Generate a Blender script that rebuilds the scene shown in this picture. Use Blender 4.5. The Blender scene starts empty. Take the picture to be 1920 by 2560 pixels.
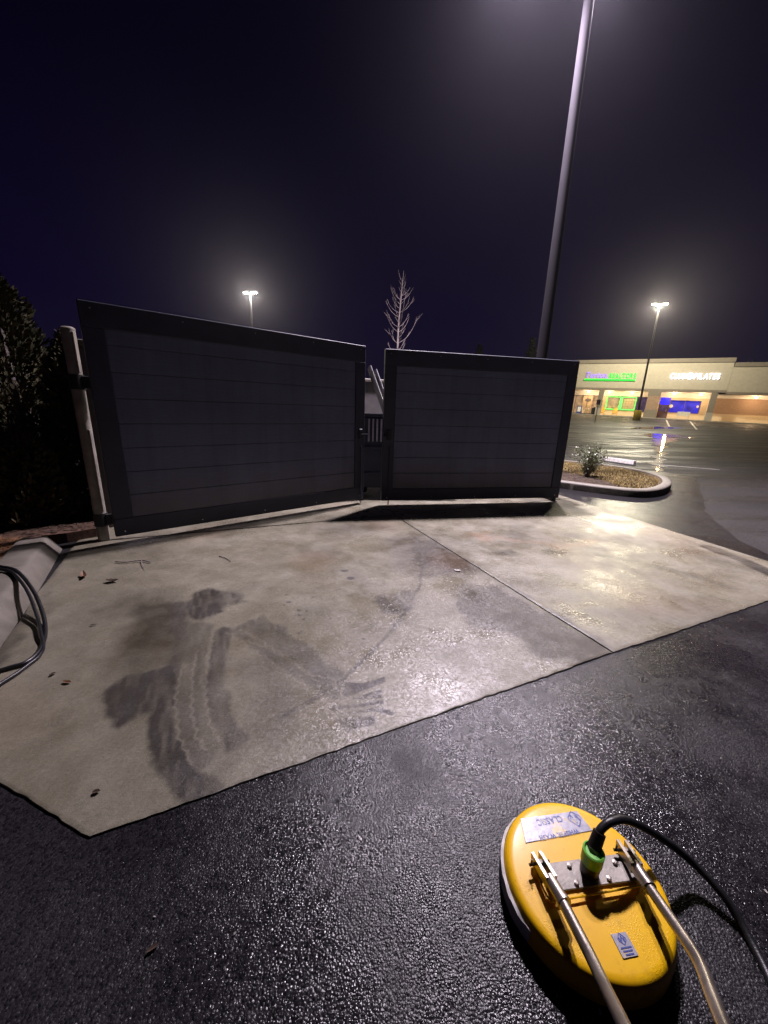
import bpy, bmesh, math, random
import numpy as np
from mathutils import Vector, Matrix, noise as mnoise

random.seed(7)
RNG = np.random.default_rng(7)
SC = bpy.context.scene
COL = SC.collection
R = math.radians

# ------------------------------------------------------------------ camera
EYE = Vector((0.0, 0.0, 1.5))
def setup_camera():
    f, w, h = 940.0, 1920.0, 2560.0
    down = np.array([850 - 960.0, 4700 - 1280.0, f]); down /= np.linalg.norm(down)   # where plumb lines meet
    up = -down
    fwd = np.array([0, 0, 1.0]); fy = fwd - up * (fwd @ up); fy /= np.linalg.norm(fy)
    rx = np.cross(fy, up)
    M = np.array([rx, fy, up])               # camera (x right, y down, z forward) -> world
    xr = M @ np.array([1, 0, 0.]); yu = M @ np.array([0, -1, 0.]); zb = M @ np.array([0, 0, -1.])
    cam = bpy.data.cameras.new('camera')
    cam.sensor_fit = 'VERTICAL'; cam.sensor_height = 36.0; cam.lens = f / h * 36.0
    cam.clip_start = 0.02; cam.clip_end = 2000
    ob = bpy.data.objects.new('camera', cam); COL.objects.link(ob)
    m = Matrix.Identity(4)
    for i in range(3):
        m[i][0] = xr[i]; m[i][1] = yu[i]; m[i][2] = zb[i]; m[i][3] = EYE[i]
    ob.matrix_world = m
    SC.camera = ob
setup_camera()

# ------------------------------------------------------------------ world (night sky with faint glow near the horizon)
W = bpy.data.worlds.new('World'); SC.world = W; W.use_nodes = True
nt = W.node_tree; nt.nodes.clear()
wo = nt.nodes.new('ShaderNodeOutputWorld'); bg = nt.nodes.new('ShaderNodeBackground')
tc = nt.nodes.new('ShaderNodeTexCoord'); sp = nt.nodes.new('ShaderNodeSeparateXYZ')
cr = nt.nodes.new('ShaderNodeValToRGB')
cr.color_ramp.elements[0].position = 0.0; cr.color_ramp.elements[0].color = (0.0075, 0.0055, 0.0185, 1)
cr.color_ramp.elements[1].position = 0.55; cr.color_ramp.elements[1].color = (0.0010, 0.0005, 0.0062, 1)
e = cr.color_ramp.elements.new(0.2); e.color = (0.0036, 0.0018, 0.0160, 1)
nt.links.new(tc.outputs['Generated'], sp.inputs[0]); nt.links.new(sp.outputs['Z'], cr.inputs['Fac'])
nt.links.new(cr.outputs['Color'], bg.inputs['Color']); bg.inputs['Strength'].default_value = .85
nt.links.new(bg.outputs[0], wo.inputs[0])

SC.view_settings.view_transform = 'Standard'; SC.view_settings.look = 'None'
SC.view_settings.exposure = 0.0; SC.view_settings.gamma = 1.0
SC.cycles.use_denoising = True; SC.cycles.use_adaptive_sampling = False
SC.cycles.denoiser = 'OPENIMAGEDENOISE'; SC.cycles.denoising_input_passes = 'RGB_ALBEDO_NORMAL'; SC.cycles.denoising_prefilter = 'NONE'
SC.cycles.max_bounces = 6; SC.cycles.diffuse_bounces = 3; SC.cycles.glossy_bounces = 3
SC.cycles.transmission_bounces = 4; SC.cycles.volume_bounces = 0
SC.cycles.sample_clamp_indirect = 4.0; SC.cycles.sample_clamp_direct = 0
SC.cycles.caustics_reflective = False; SC.cycles.caustics_refractive = False

# light levels
NEAR_LAMP_W = 7600.0
FAR_LAMP_W = 3600.0
SOFFIT_W = 150.0
HAZE_DENSITY = 0.00045

# ------------------------------------------------------------------ material helpers
MATS = {}
class N:
    """small wrapper to write node graphs briefly"""
    def __init__(s, name):
        s.m = bpy.data.materials.new(name); s.m.use_nodes = True
        s.t = s.m.node_tree; s.b = s.t.nodes['Principled BSDF']; MATS[name] = s.m
        s.co = None
    def n(s, typ, **kw):
        nd = s.t.nodes.new('ShaderNode' + typ)
        for k, v in kw.items():
            if k.startswith('_'): setattr(nd, k[1:], v)
            else: nd.inputs[k].default_value = v
        return nd
    def l(s, a, b): s.t.links.new(a, b)
    def coord(s, kind='Object'):
        if s.co is None: s.co = s.n('TexCoord')
        return s.co.outputs[kind]
    def noise(s, scale, detail=4, rough=.55, vec=None, dist=0):
        nd = s.n('TexNoise', Scale=scale, Detail=detail, Roughness=rough, Distortion=dist)
        s.l(vec if vec is not None else s.coord(), nd.inputs['Vector']); return nd
    def ramp(s, fac, stops):
        nd = s.n('ValToRGB'); el = nd.color_ramp.elements
        while len(el) < len(stops): el.new(.5)
        for e_, (p, c) in zip(el, stops):
            e_.position = p; e_.color = c if len(c) == 4 else (*c, 1)
        s.l(fac, nd.inputs['Fac']); return nd.outputs['Color']
    def mix(s, fac, a, b, mode='MIX'):
        nd = s.n('Mix', _data_type='RGBA', _blend_type=mode)
        for sock, v in ((nd.inputs[0], fac), (nd.inputs[6], a), (nd.inputs[7], b)):
            if isinstance(v, (int, float)): sock.default_value = v
            elif isinstance(v, tuple): sock.default_value = v if len(v) == 4 else (*v, 1)
            else: s.l(v, sock)
        return nd.outputs[2]
    def math(s, op, a, b=0.0, clamp=False):
        nd = s.n('Math', _operation=op, _use_clamp=clamp)
        for i, v in enumerate((a, b)):
            if isinstance(v, (int, float)): nd.inputs[i].default_value = v
            else: s.l(v, nd.inputs[i])
        return nd.outputs[0]
    def bump(s, height, strength, dist=.01, normal=None):
        nd = s.n('Bump', Strength=strength, Distance=dist); s.l(height, nd.inputs['Height'])
        if normal is not None: s.l(normal, nd.inputs['Normal'])
        return nd.outputs[0]
    def set(s, **kw):
        for k, v in kw.items():
            k = k.replace('_', ' ')
            sock = s.b.inputs[k]
            if isinstance(v, (int, float)): sock.default_value = v
            elif isinstance(v, tuple): sock.default_value = v if len(v) == 4 or k == 'Normal' else (*v, 1)
            else: s.l(v, sock)
        return s.m

def simple(name, col, rough=.6, metal=0.0, var=.25, scale=12, bump=.15, bscale=60, coat=0.0, spec=.5):
    a = N(name)
    nz = a.noise(scale, 5)
    c2 = tuple(min(1, c * (1 + var)) for c in col); c1 = tuple(c * (1 - var) for c in col)
    c = a.ramp(nz.outputs['Fac'], [(.3, c1), (.7, c2)])
    fine = a.noise(bscale, 4)
    r = a.math('MULTIPLY_ADD', nz.outputs['Fac'], .25); a.t.nodes[-1]
    rn = a.n('MapRange'); a.l(nz.outputs['Fac'], rn.inputs['Value'])
    rn.inputs['To Min'].default_value = max(.03, rough - .12); rn.inputs['To Max'].default_value = min(1, rough + .12)
    a.set(Base_Color=c, Roughness=rn.outputs[0], Metallic=metal, Normal=a.bump(fine.outputs['Fac'], bump, .004))
    a.b.inputs['Specular IOR Level'].default_value = spec
    if coat: a.b.inputs['Coat Weight'].default_value = coat; a.b.inputs['Coat Roughness'].default_value = .12
    return a.m
def emit(name, col, strength):
    a = N(name); a.set(Base_Color=(col[0]*.3, col[1]*.3, col[2]*.3), Roughness=.4, Emission_Color=col, Emission_Strength=strength)
    return a.m

# ------------------------------------------------------------------ mesh helpers
class MB:
    def __init__(s): s.v = []; s.f = []
    def add(s, vs, fs):
        o = len(s.v); s.v += [tuple(v) for v in vs]; s.f += [tuple(i + o for i in f) for f in fs]; return s
    def box(s, x0, x1, y0, y1, z0, z1):
        return s.add([(x0,y0,z0),(x1,y0,z0),(x1,y1,z0),(x0,y1,z0),(x0,y0,z1),(x1,y0,z1),(x1,y1,z1),(x0,y1,z1)],
                     [(0,3,2,1),(4,5,6,7),(0,1,5,4),(1,2,6,5),(2,3,7,6),(3,0,4,7)])
    def bbox(s, x0, x1, y0, y1, z0, z1, b):
        """box with chamfered edges"""
        bm = bmesh.new(); bmesh.ops.create_cube(bm, size=1)
        for v in bm.verts:
            v.co = Vector(((x0+x1)/2 + v.co.x*(x1-x0), (y0+y1)/2 + v.co.y*(y1-y0), (z0+z1)/2 + v.co.z*(z1-z0)))
        bmesh.ops.bevel(bm, geom=bm.edges[:], offset=b, segments=1, affect='EDGES')
        bm.verts.index_update()
        s.add([v.co[:] for v in bm.verts], [[v.index for v in f.verts] for f in bm.faces]); bm.free(); return s
    def tube(s, pts, rad, seg=10, cap=True):
        pts = [Vector(p) for p in pts]; n = len(pts)
        rad = rad if isinstance(rad, (list, tuple)) else [rad] * n
        o = len(s.v); prev = None
        for i, p in enumerate(pts):
            d = (pts[min(i+1, n-1)] - pts[max(i-1, 0)]).normalized()
            if prev is None:
                a = Vector((0,0,1)) if abs(d.z) < .9 else Vector((1,0,0))
                u = d.cross(a).normalized()
            else:
                u = (prev - d * prev.dot(d)).normalized()
            prev = u; w = d.cross(u)
            for k in range(seg):
                t = 2*math.pi*k/seg
                s.v.append(tuple(p + (u*math.cos(t) + w*math.sin(t)) * rad[i]))
        for i in range(n-1):
            for k in range(seg):
                a = o + i*seg + k; b = o + i*seg + (k+1) % seg
                s.f.append((a, b, b+seg, a+seg))
        if cap:
            s.f.append(tuple(o + k for k in reversed(range(seg)))); s.f.append(tuple(o + (n-1)*seg + k for k in range(seg)))
        return s
    def lathe(s, prof, seg=48, c=(0,0,0)):
        o = len(s.v)
        for r, z in prof:
            for k in range(seg):
                t = 2*math.pi*k/seg; s.v.append((c[0]+r*math.cos(t), c[1]+r*math.sin(t), c[2]+z))
        for i in range(len(prof)-1):
            for k in range(seg):
                a = o+i*seg+k; b = o+i*seg+(k+1) % seg
                s.f.append((a, b, b+seg, a+seg))
        s.f.append(tuple(o+k for k in reversed(range(seg)))); s.f.append(tuple(o+(len(prof)-1)*seg+k for k in range(seg)))
        return s
    def prism(s, poly, z0, z1):
        n = len(poly); o = len(s.v)
        z0f = z0 if callable(z0) else (lambda x, y: z0); z1f = z1 if callable(z1) else (lambda x, y: z1)
        for x, y in poly: s.v.append((x, y, z0f(x, y)))
        for x, y in poly: s.v.append((x, y, z1f(x, y)))
        s.f.append(tuple(o+i for i in reversed(range(n)))); s.f.append(tuple(o+n+i for i in range(n)))
        for i in range(n):
            j = (i+1) % n; s.f.append((o+i, o+j, o+n+j, o+n+i))
        return s
    def build(s, name, mat, parent=None, smooth=False, loc=None, rot=None):
        me = bpy.data.meshes.new(name); me.from_pydata(s.v, [], s.f); me.update()
        if smooth:
            for p in me.polygons: p.use_smooth = True
            try: me.set_sharp_from_angle(angle=R(38))
            except Exception: pass
        return link(name, me, mat, parent, loc, rot)
def link(name, me, mat, parent=None, loc=None, rot=None):
    if mat is not None and not len(me.materials): me.materials.append(MATS[mat] if isinstance(mat, str) else mat)
    o = bpy.data.objects.new(name, me); COL.objects.link(o)
    if parent is not None: o.parent = parent
    if loc is not None: o.location = loc
    if rot is not None: o.rotation_euler = rot
    return o
def empty(name, loc=(0,0,0), rot=(0,0,0), parent=None):
    o = bpy.data.objects.new(name, None); COL.objects.link(o); o.location = loc; o.rotation_euler = rot
    o.empty_display_size = .1
    if parent is not None: o.parent = parent
    return o
def tag(o, label=None, cat=None, group=None, kind=None):
    if label: o['label'] = label
    if cat: o['category'] = cat
    if group: o['group'] = group
    if kind: o['kind'] = kind
    return o
def copy_tree(o, parent=None):
    c = o.copy(); COL.objects.link(c); c.parent = parent
    for ch in o.children: copy_tree(ch, c)
    return c
def spline(pts, n=10):
    """Catmull-Rom through points"""
    P = [Vector(p) for p in pts]; P = [P[0]*2-P[1]] + P + [P[-1]*2-P[-2]]; out = []
    for i in range(1, len(P)-2):
        for k in range(n):
            t = k/n; a, b, c, d = P[i-1:i+3]
            out.append(.5*((2*b) + (c-a)*t + (2*a-5*b+4*c-d)*t*t + (3*b-a-3*c+d)*t**3))
    out.append(P[-2]); return out
def glyph_mesh(ch, size, extrude, offset=0.0, shear=0.0, bevel=0.0):
    cu = bpy.data.curves.new('glyph', 'FONT'); cu.body = ch; cu.size = size; cu.extrude = extrude
    cu.offset = offset; cu.shear = shear; cu.bevel_depth = bevel; cu.resolution_u = 4
    ob = bpy.data.objects.new('glyph', cu); COL.objects.link(ob)
    dg = bpy.context.evaluated_depsgraph_get()
    me = bpy.data.meshes.new_from_object(ob.evaluated_get(dg))
    bpy.data.objects.remove(ob); bpy.data.curves.remove(cu)
    me.materials.clear()
    return me
def text_letters(text, width, size, mat, parent, origin, rot, extrude, offset=0, shear=0, part='letter', gap=.06, sx=None):
    """one mesh per letter, laid along local x of `rot`, total width fitted"""
    ms = []; x = 0
    for ch in text:
        if ch == ' ': x += size*.3; continue
        me = glyph_mesh(ch, size, extrude, offset, shear)
        xs = [v.co.x for v in me.vertices]
        ms.append((me, x - min(xs))); x += max(xs) - min(xs) + size*gap
    k = width / (x - size*gap)
    M = Matrix.Translation(origin) @ rot.to_4x4()
    for me, ox in ms:
        for v in me.vertices: v.co = M @ Vector(((v.co.x + ox)*k, v.co.y, v.co.z))
        link(part, me, mat, parent)
    return k

# ------------------------------------------------------------------ terrain
MX, MY = .58, .815                    # direction towards the shops
TX, TY = .815, -.58                   # along the shop front
FO = (35.4, 52.86)                    # a point at the foot of the shop front
def gz(x, y):
    u = x*MX + y*MY; t = (x-FO[0])*TX + (y-FO[1])*TY
    fr = min(1, max(0, (u-14)/49.6)); fr = fr*fr/(fr+.06)*1.06
    t = max(-30, min(30, t))
    return 1.39*fr - .026*t*fr

# ------------------------------------------------------------------ ground materials
def facets(a, scales, amt, warp=.006):
    """stone-by-stone tilts of the surface: every grain catches the light by itself"""
    vec = a.coord(); total = None; cells = []
    wv = a.noise(scales[0][0]*.9, 2); ws_ = a.n('VectorMath', _operation='MULTIPLY_ADD'); a.l(wv.outputs['Color'], ws_.inputs[0]); ws_.inputs[1].default_value = (warp,)*3; a.l(vec, ws_.inputs[2])
    for sc_, w in scales:
        v = a.n('TexVoronoi', Scale=sc_, _feature='F1'); a.l(ws_.outputs[0], v.inputs['Vector']); cells.append(v)
        c = a.n('VectorMath', _operation='SUBTRACT'); a.l(v.outputs['Color'], c.inputs[0]); c.inputs[1].default_value = (.5, .5, .5)
        m = a.n('VectorMath', _operation='MULTIPLY'); a.l(c.outputs[0], m.inputs[0]); m.inputs[1].default_value = (amt*w, amt*w, 0)
        if total is None: total = m.outputs[0]
        else:
            ad = a.n('VectorMath', _operation='ADD'); a.l(total, ad.inputs[0]); a.l(m.outputs[0], ad.inputs[1]); total = ad.outputs[0]
    return total, cells
def tilted(a, normal, tilt):
    ad = a.n('VectorMath', _operation='ADD'); a.l(normal, ad.inputs[0]); a.l(tilt, ad.inputs[1])
    nn = a.n('VectorMath', _operation='NORMALIZE'); a.l(ad.outputs[0], nn.inputs[0]); return nn.outputs[0]
def mat_asphalt(name, dark, light, grain, rough, wet_lo, bump, bd, amt, dry=None):
    a = N(name)
    big = a.noise(.35, 4); mid = a.noise(1.1, 5, .68)
    tilt, (vor, vor2) = facets(a, ((grain, 1.0), (grain*2.2, .6)), amt)
    stone = a.ramp(vor.outputs['Color'], [(.1, dark), (.9, light)])
    pat = a.ramp(big.outputs['Fac'], [(.35, (.62, .62, .64)), (.65, (1.25, 1.22, 1.22))])
    wet = a.ramp(mid.outputs['Fac'], [(.40, (wet_lo,)*3), (.62, (rough,)*3)])
    if dry:                                  # hosed-down zone in front of the pad, only damp further out
        w1 = a.noise(.8, 4); sv = a.n('VectorMath', _operation='DISTANCE'); a.l(a.coord(), sv.inputs[0]); sv.inputs[1].default_value = (.7, 1.0, 0)
        d = a.math('MULTIPLY_ADD', w1.outputs['Fac'], 3.0); a.l(sv.outputs['Value'], d.node.inputs[2])
        mk = a.n('MapRange', _interpolation_type='SMOOTHSTEP'); a.l(d, mk.inputs['Value']); mk.inputs['From Min'].default_value = 4.0; mk.inputs['From Max'].default_value = 6.8
        st2 = a.ramp(vor.outputs['Color'], [(.1, dry[0]), (.9, dry[1])]); stone = a.mix(mk.outputs[0], stone, st2)
        mp = a.n('Mapping'); a.l(a.coord(), mp.inputs['Vector']); mp.inputs['Rotation'].default_value = (0, 0, R(35)); mp.inputs['Scale'].default_value = (.25, 1.6, 1)
        strk = a.noise(.9, 5, .7, mp.outputs[0])
        wet = a.mix(mk.outputs[0], wet, a.ramp(strk.outputs['Fac'], [(.36, (dry[2],)*3), (.56, (dry[3],)*3)]))
    col = a.mix(1.0, stone, pat, 'MULTIPLY')
    lum = a.noise(grain*.16, 3); h4 = a.math('MULTIPLY_ADD', lum.outputs['Fac'], 1.0); a.l(a.math('MULTIPLY', vor.outputs['Distance'], -.8), h4.node.inputs[2])
    a.set(Base_Color=col, Roughness=wet, Normal=tilted(a, a.bump(h4, bump, bd), tilt))
    a.b.inputs['Specular IOR Level'].default_value = .27
    return a.m
mat_asphalt('lot_asphalt', (.006, .0055, .007), (.026, .024, .027), 150, .46, .15, .42, .004, .155, ((.012, .0115, .0115), (.036, .034, .033), .36, .66))
mat_asphalt('patch_asphalt', (.009, .0085, .010), (.019, .018, .019), 150, .42, .28, .35, .003, .15)

def mat_concrete():
    a = N('pad_concrete')
    st = a.n('Attribute', _attribute_name='stain'); sep = a.n('SeparateColor'); a.l(st.outputs['Color'], sep.inputs[0])
    big = a.noise(.9, 5, .6); mid = a.noise(5.0, 6, .65); fine = a.noise(55, 5, .7)
    mp = a.n('Mapping'); a.l(a.coord(), mp.inputs['Vector']); mp.inputs['Rotation'].default_value = (0, 0, R(25)); mp.inputs['Scale'].default_value = (1, 9, 1)
    brush = a.noise(16, 3, .6, mp.outputs[0])
    base = a.ramp(big.outputs['Fac'], [(.3, (.152, .141, .101)), (.5, (.210, .196, .145)), (.72, (.258, .243, .184))])
    m2 = a.ramp(mid.outputs['Fac'], [(.25, (.72, .71, .68)), (.7, (1.13, 1.13, 1.13))])
    col = a.mix(1.0, base, m2, 'MULTIPLY')
    m3 = a.ramp(fine.outputs['Fac'], [(.3, (.86, .86, .86)), (.7, (1.08, 1.08, 1.08))])
    col = a.mix(1.0, col, m3, 'MULTIPLY')
    bl = a.n('TexNoise', Scale=1.7, Detail=5, Roughness=.7); a.l(a.coord(), bl.inputs['Vector'])
    olive = a.ramp(bl.outputs['Fac'], [(.5, (0, 0, 0)), (.72, (.5, .5, .5))])
    col = a.mix(olive, col, (.135, .112, .066))
    # dark wet stains (R), rust (G), pale scraped lines (B)
    j = a.math('MULTIPLY', sep.outputs[0], a.ramp(mid.outputs['Fac'], [(.3, (1.05,)*3), (.7, (1.5,)*3)]), True)
    col = a.mix(a.math('MULTIPLY', st.outputs['Alpha'], a.ramp(mid.outputs['Fac'], [(.3, (.75,)*3), (.7, (1.25,)*3)]), True), col, (.048, .039, .024))
    col = a.mix(j, col, (.046, .041, .033))
    col = a.mix(a.math('MULTIPLY', sep.outputs[1], .6), col, (.22, .115, .055))
    col = a.mix(a.math('MULTIPLY', sep.outputs[2], .5), col, (.27, .24, .195))
    # wet sheen comes and goes
    sh = a.noise(2.1, 5, .62); rr = a.ramp(sh.outputs['Fac'], [(.36, (.17,)*3), (.60, (.50,)*3)])
    rough = a.math('ADD', a.math('ADD', rr, a.math('MULTIPLY', sep.outputs[0], .08)), a.math('MULTIPLY', st.outputs['Alpha'], .12), True)
    h = a.math('MULTIPLY_ADD', brush.outputs['Fac'], .6); a.l(fine.outputs['Fac'], h.node.inputs[2])
    gr = a.noise(190, 2, .6)
    h2 = a.math('MULTIPLY_ADD', gr.outputs['Fac'], .7); a.l(h, h2.node.inputs[2])
    tilt, _ = facets(a, ((60, .7), (150, 1.0)), .13); a.b.inputs['Specular IOR Level'].default_value = .45
    a.set(Base_Color=col, Roughness=rough, Normal=tilted(a, a.bump(h2, .40, .0035), tilt))
    return a.m
mat_concrete()
simple('kerb_concrete', (.165, .150, .120), .6, var=.22, scale=7, bump=.4, bscale=90)
simple('joint_filler', (.045, .040, .036), .8)
simple('line_paint', (.50, .49, .46), .45, var=.35, scale=5, bump=.3, bscale=70)
simple('wheel_stop_concrete', (.55, .53, .48), .6)
simple('yellow_paint', (.55, .40, .04), .6, var=.3, scale=4)
simple('mulch', (.075, .038, .022), .85, var=.5, scale=25, bump=.8, bscale=45)
simple('pine_straw', (.20, .095, .035), .8, var=.5, scale=30)
simple('straw_grass', (.36, .27, .105), .8, var=.4, scale=3)
simple('soil', (.050, .036, .022), .9, var=.4, scale=12, bump=.8, bscale=40)
simple('gate_steel', (.032, .035, .062), .6, metal=0.0, var=.2, scale=6, bump=.10, bscale=150)
def mat_board():
    a = N('gate_board')
    mp = a.n('Mapping'); a.l(a.coord(), mp.inputs['Vector']); mp.inputs['Scale'].default_value = (2.5, 40, 60)
    g = a.noise(3, 6, .6, mp.outputs[0]); big = a.noise(1.2, 4)
    mv = a.n('Mapping'); a.l(a.coord(), mv.inputs['Vector']); mv.inputs['Scale'].default_value = (3.5, 1, .25)
    drip = a.noise(2.2, 5, .7, mv.outputs[0])
    c = a.ramp(g.outputs['Fac'], [(.3, (.098, .110, .195)), (.7, (.132, .146, .250))])
    c = a.mix(1.0, c, a.ramp(big.outputs['Fac'], [(.3, (.80,)*3), (.7, (1.18,)*3)]), 'MULTIPLY')
    c = a.mix(a.ramp(drip.outputs['Fac'], [(.50, (0, 0, 0)), (.72, (.16,)*3)]), c, (.055, .056, .075))
    sx = a.n('SeparateXYZ'); a.l(a.coord(), sx.inputs[0]); sn = a.noise(7, 5, .7)
    d0 = a.math('MULTIPLY_ADD', sn.outputs['Fac'], -.9); a.l(sx.outputs['Z'], d0.node.inputs[2])
    mr = a.n('MapRange'); a.l(d0, mr.inputs['Value']); mr.inputs['From Min'].default_value = .22; mr.inputs['From Max'].default_value = -.28; mr.inputs['To Max'].default_value = .55
    c = a.mix(mr.outputs[0], c, (.14, .125, .105))
    rr = a.ramp(drip.outputs['Fac'], [(.35, (.5,)*3), (.65, (.8,)*3)])
    a.set(Base_Color=c, Roughness=rr, Normal=a.bump(g.outputs['Fac'], .25, .002))
mat_board()
simple('galvanised', (.30, .275, .235), .5, metal=.15, var=.3, scale=9, bump=.2, bscale=40)
simple('pole_steel', (.024, .022, .027), .85, spec=.08, metal=.0, var=.15, scale=3)
simple('dark_pole', (.06, .055, .055), .5, metal=.3)
simple('black_steel', (.012, .012, .014), .5)
simple('screw_steel', (.6, .58, .55), .3, metal=.9)
simple('lamp_housing', (.05, .05, .055), .5, metal=.2)
emit('lamp_lens_cool', (1.0, .92, .95), 160)
emit('lamp_lens_warm', (1.0, .90, .66), 220)
simple('bark', (.20, .165, .155), .8, var=.3, scale=20, bump=.6, bscale=50)
def mat_leaf(name, c1, c2, rough=.6, spec=.4):
    a = N(name); oi = a.n('NewGeometry'); nz = a.noise(2.2, 3)
    rnd = a.mix(.5, oi.outputs['Random Per Island'], nz.outputs['Fac'])
    a.set(Base_Color=a.ramp(rnd, [(.25, c1), (.75, c2)]), Roughness=rough)
    a.b.inputs['Specular IOR Level'].default_value = spec
mat_leaf('conifer_leaf', (.036, .044, .020), (.115, .095, .055), .9, .1)
mat_leaf('shrub_leaf', (.075, .10, .045), (.24, .26, .14), .4, .6)
mat_leaf('dry_leaf', (.10, .045, .022), (.20, .10, .05), .6)
mat_leaf('straw_blade', (.17, .12, .04), (.34, .26, .10), .8)
mat_leaf('mulch_chip', (.030, .018, .012), (.085, .050, .030), .8)
mat_leaf('straw_needle', (.13, .055, .02), (.33, .17, .07), .7)
simple('paper_chip', (.42, .40, .36), .6)
simple('hose_rubber', (.012, .012, .013), .38, var=.3, scale=30, bump=.2, bscale=200)

# ------------------------------------------------------------------ the lot (one sheet to the far distance)
PAD_Z = 0.0; LOT_Z = -.010
PAD = dict(
    fl=(-1.01, .98), fj=(1.54, 2.16), fr=(4.42, 3.45), bj=(.155, 5.31), br=(3.45, 6.86), bl=(-3.33, 3.80))
def axis_samples():
    xs = np.concatenate([np.arange(-170, -20, 15), np.arange(-20, 60, 2.0), np.arange(60, 176, 15)])
    ys = np.concatenate([np.arange(-60, -10, 10), np.arange(-10, 80, 2.0), np.arange(80, 176, 15)])
    return xs, ys
def build_lot():
    xs, ys = axis_samples(); mb = MB()
    for y in ys:
        for x in xs: mb.v.append((x, y, gz(x, y) + LOT_Z))
    nx = len(xs)
    for j in range(len(ys)-1):
        for i in range(nx-1):
            a = j*nx+i; mb.f.append((a, a+1, a+1+nx, a+nx))
    o = mb.build('parking_lot', 'lot_asphalt', smooth=True); tag(o, 'wet dark asphalt of the parking lot', kind='structure')
build_lot()
patch = MB()
pp = [(2.0, 9.8), (3.45, 6.7), (4.42, 3.2), (4.0, 2.2), (4.6, 4.6), (5.05, 5.5), (5.52, 6.26), (6.3, 7.32), (7.11, 8.41), (7.75, 9.3), (8.2, 9.9), (8.0, 10.75), (7.2, 11.3), (6.0, 12.4), (3.0, 14.2)]
pp2 = []
for i in range(len(pp)):
    a, b = pp[i], pp[(i+1) % len(pp)]
    for k in range(6):
        t = k/6; x = a[0]+(b[0]-a[0])*t; y = a[1]+(b[1]-a[1])*t
        pp2.append((x + .05*mnoise.noise((x*2.3, y*2.3, 1)), y + .05*mnoise.noise((x*2.3, y*2.3, 5))))
o = patch.prism(pp2, LOT_Z-.02, LOT_Z+.007).build('asphalt_patch', 'patch_asphalt'); tag(o, 'smoother dark asphalt strip laid between concrete pad and kerbed island', kind='structure')

# ------------------------------------------------------------------ concrete pad with stains
def vnoise(P, scale, seed):
    rng = np.random.default_rng(seed); T = rng.random((64, 64))
    q = P*scale + 100; i = np.floor(q).astype(int); f_ = q - i; f_ = f_*f_*(3-2*f_)
    a = T[i[:,0] % 64, i[:,1] % 64]; b = T[(i[:,0]+1) % 64, i[:,1] % 64]
    c = T[i[:,0] % 64, (i[:,1]+1) % 64]; d = T[(i[:,0]+1) % 64, (i[:,1]+1) % 64]
    return (a*(1-f_[:,0])+b*f_[:,0])*(1-f_[:,1]) + (c*(1-f_[:,0])+d*f_[:,0])*f_[:,1] - .5
def seg_dist(P, a, b):
    a = np.array(a); b = np.array(b); ab = b-a; t = np.clip(((P-a)@ab)/max(1e-9, ab@ab), 0, 1)
    return np.hypot(*(P-a-t[:,None]*ab).T)
def line_dist(P, pts): return np.min([seg_dist(P, pts[i], pts[i+1]) for i in range(len(pts)-1)], 0)
def poly_sd(P, poly):
    d = line_dist(P, poly+[poly[0]]); ins = np.zeros(len(P), bool); n = len(poly)
    for i in range(n):
        x0, y0 = poly[i]; x1, y1 = poly[(i+1) % n]
        c = ((y0 > P[:,1]) != (y1 > P[:,1])) & (P[:,0] < (x1-x0)*(P[:,1]-y0)/((y1-y0) if y1 != y0 else 1e-9)+x0)
        ins ^= c
    return np.where(ins, -d, d)
def sst(x, a, b): t = np.clip((x-a)/(b-a), 0, 1); return t*t*(3-2*t)
BANDS = [  # (centre line, half width, strength, softness)
 ([(-1.081,1.529),(-.988,1.384),(-.889,1.276),(-.757,1.174),(-.667,1.142)], .055, 0.75, .03),
 ([(-1.554,2.587),(-1.303,2.16),(-1.172,1.836),(-1.087,1.584)], .05, 0.45, .05),
 ([(-1.252,2.261),(-1.162,1.991),(-1.055,1.706),(-.931,1.483),(-.787,1.321)], .09, 0.40, .03),
 ([(-1.074,2.251),(-.965,1.921),(-.893,1.713),(-.778,1.51),(-.651,1.397)], .05, 0.58, .03),
 ([(.383,4.357),(.436,3.989),(.4,3.497),(.328,3.016),(.212,2.636),(.029,2.224),(-.172,1.869),(-.347,1.657),(-.486,1.535)],   .011, .55, .014),
 ([(.194,5.249),(.628,4.637),(1.184,4.057),(1.648,3.654)], .004, 0.38, .006),
 ([(1.9,4.0),(2.5,3.9),(3.0,3.55),(3.25,3.2)], .06, 0.28, .06),
 ([(3.95,4.3),(4.0,3.9),(3.95,3.5)], .10, 0.62, .06),
]
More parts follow.
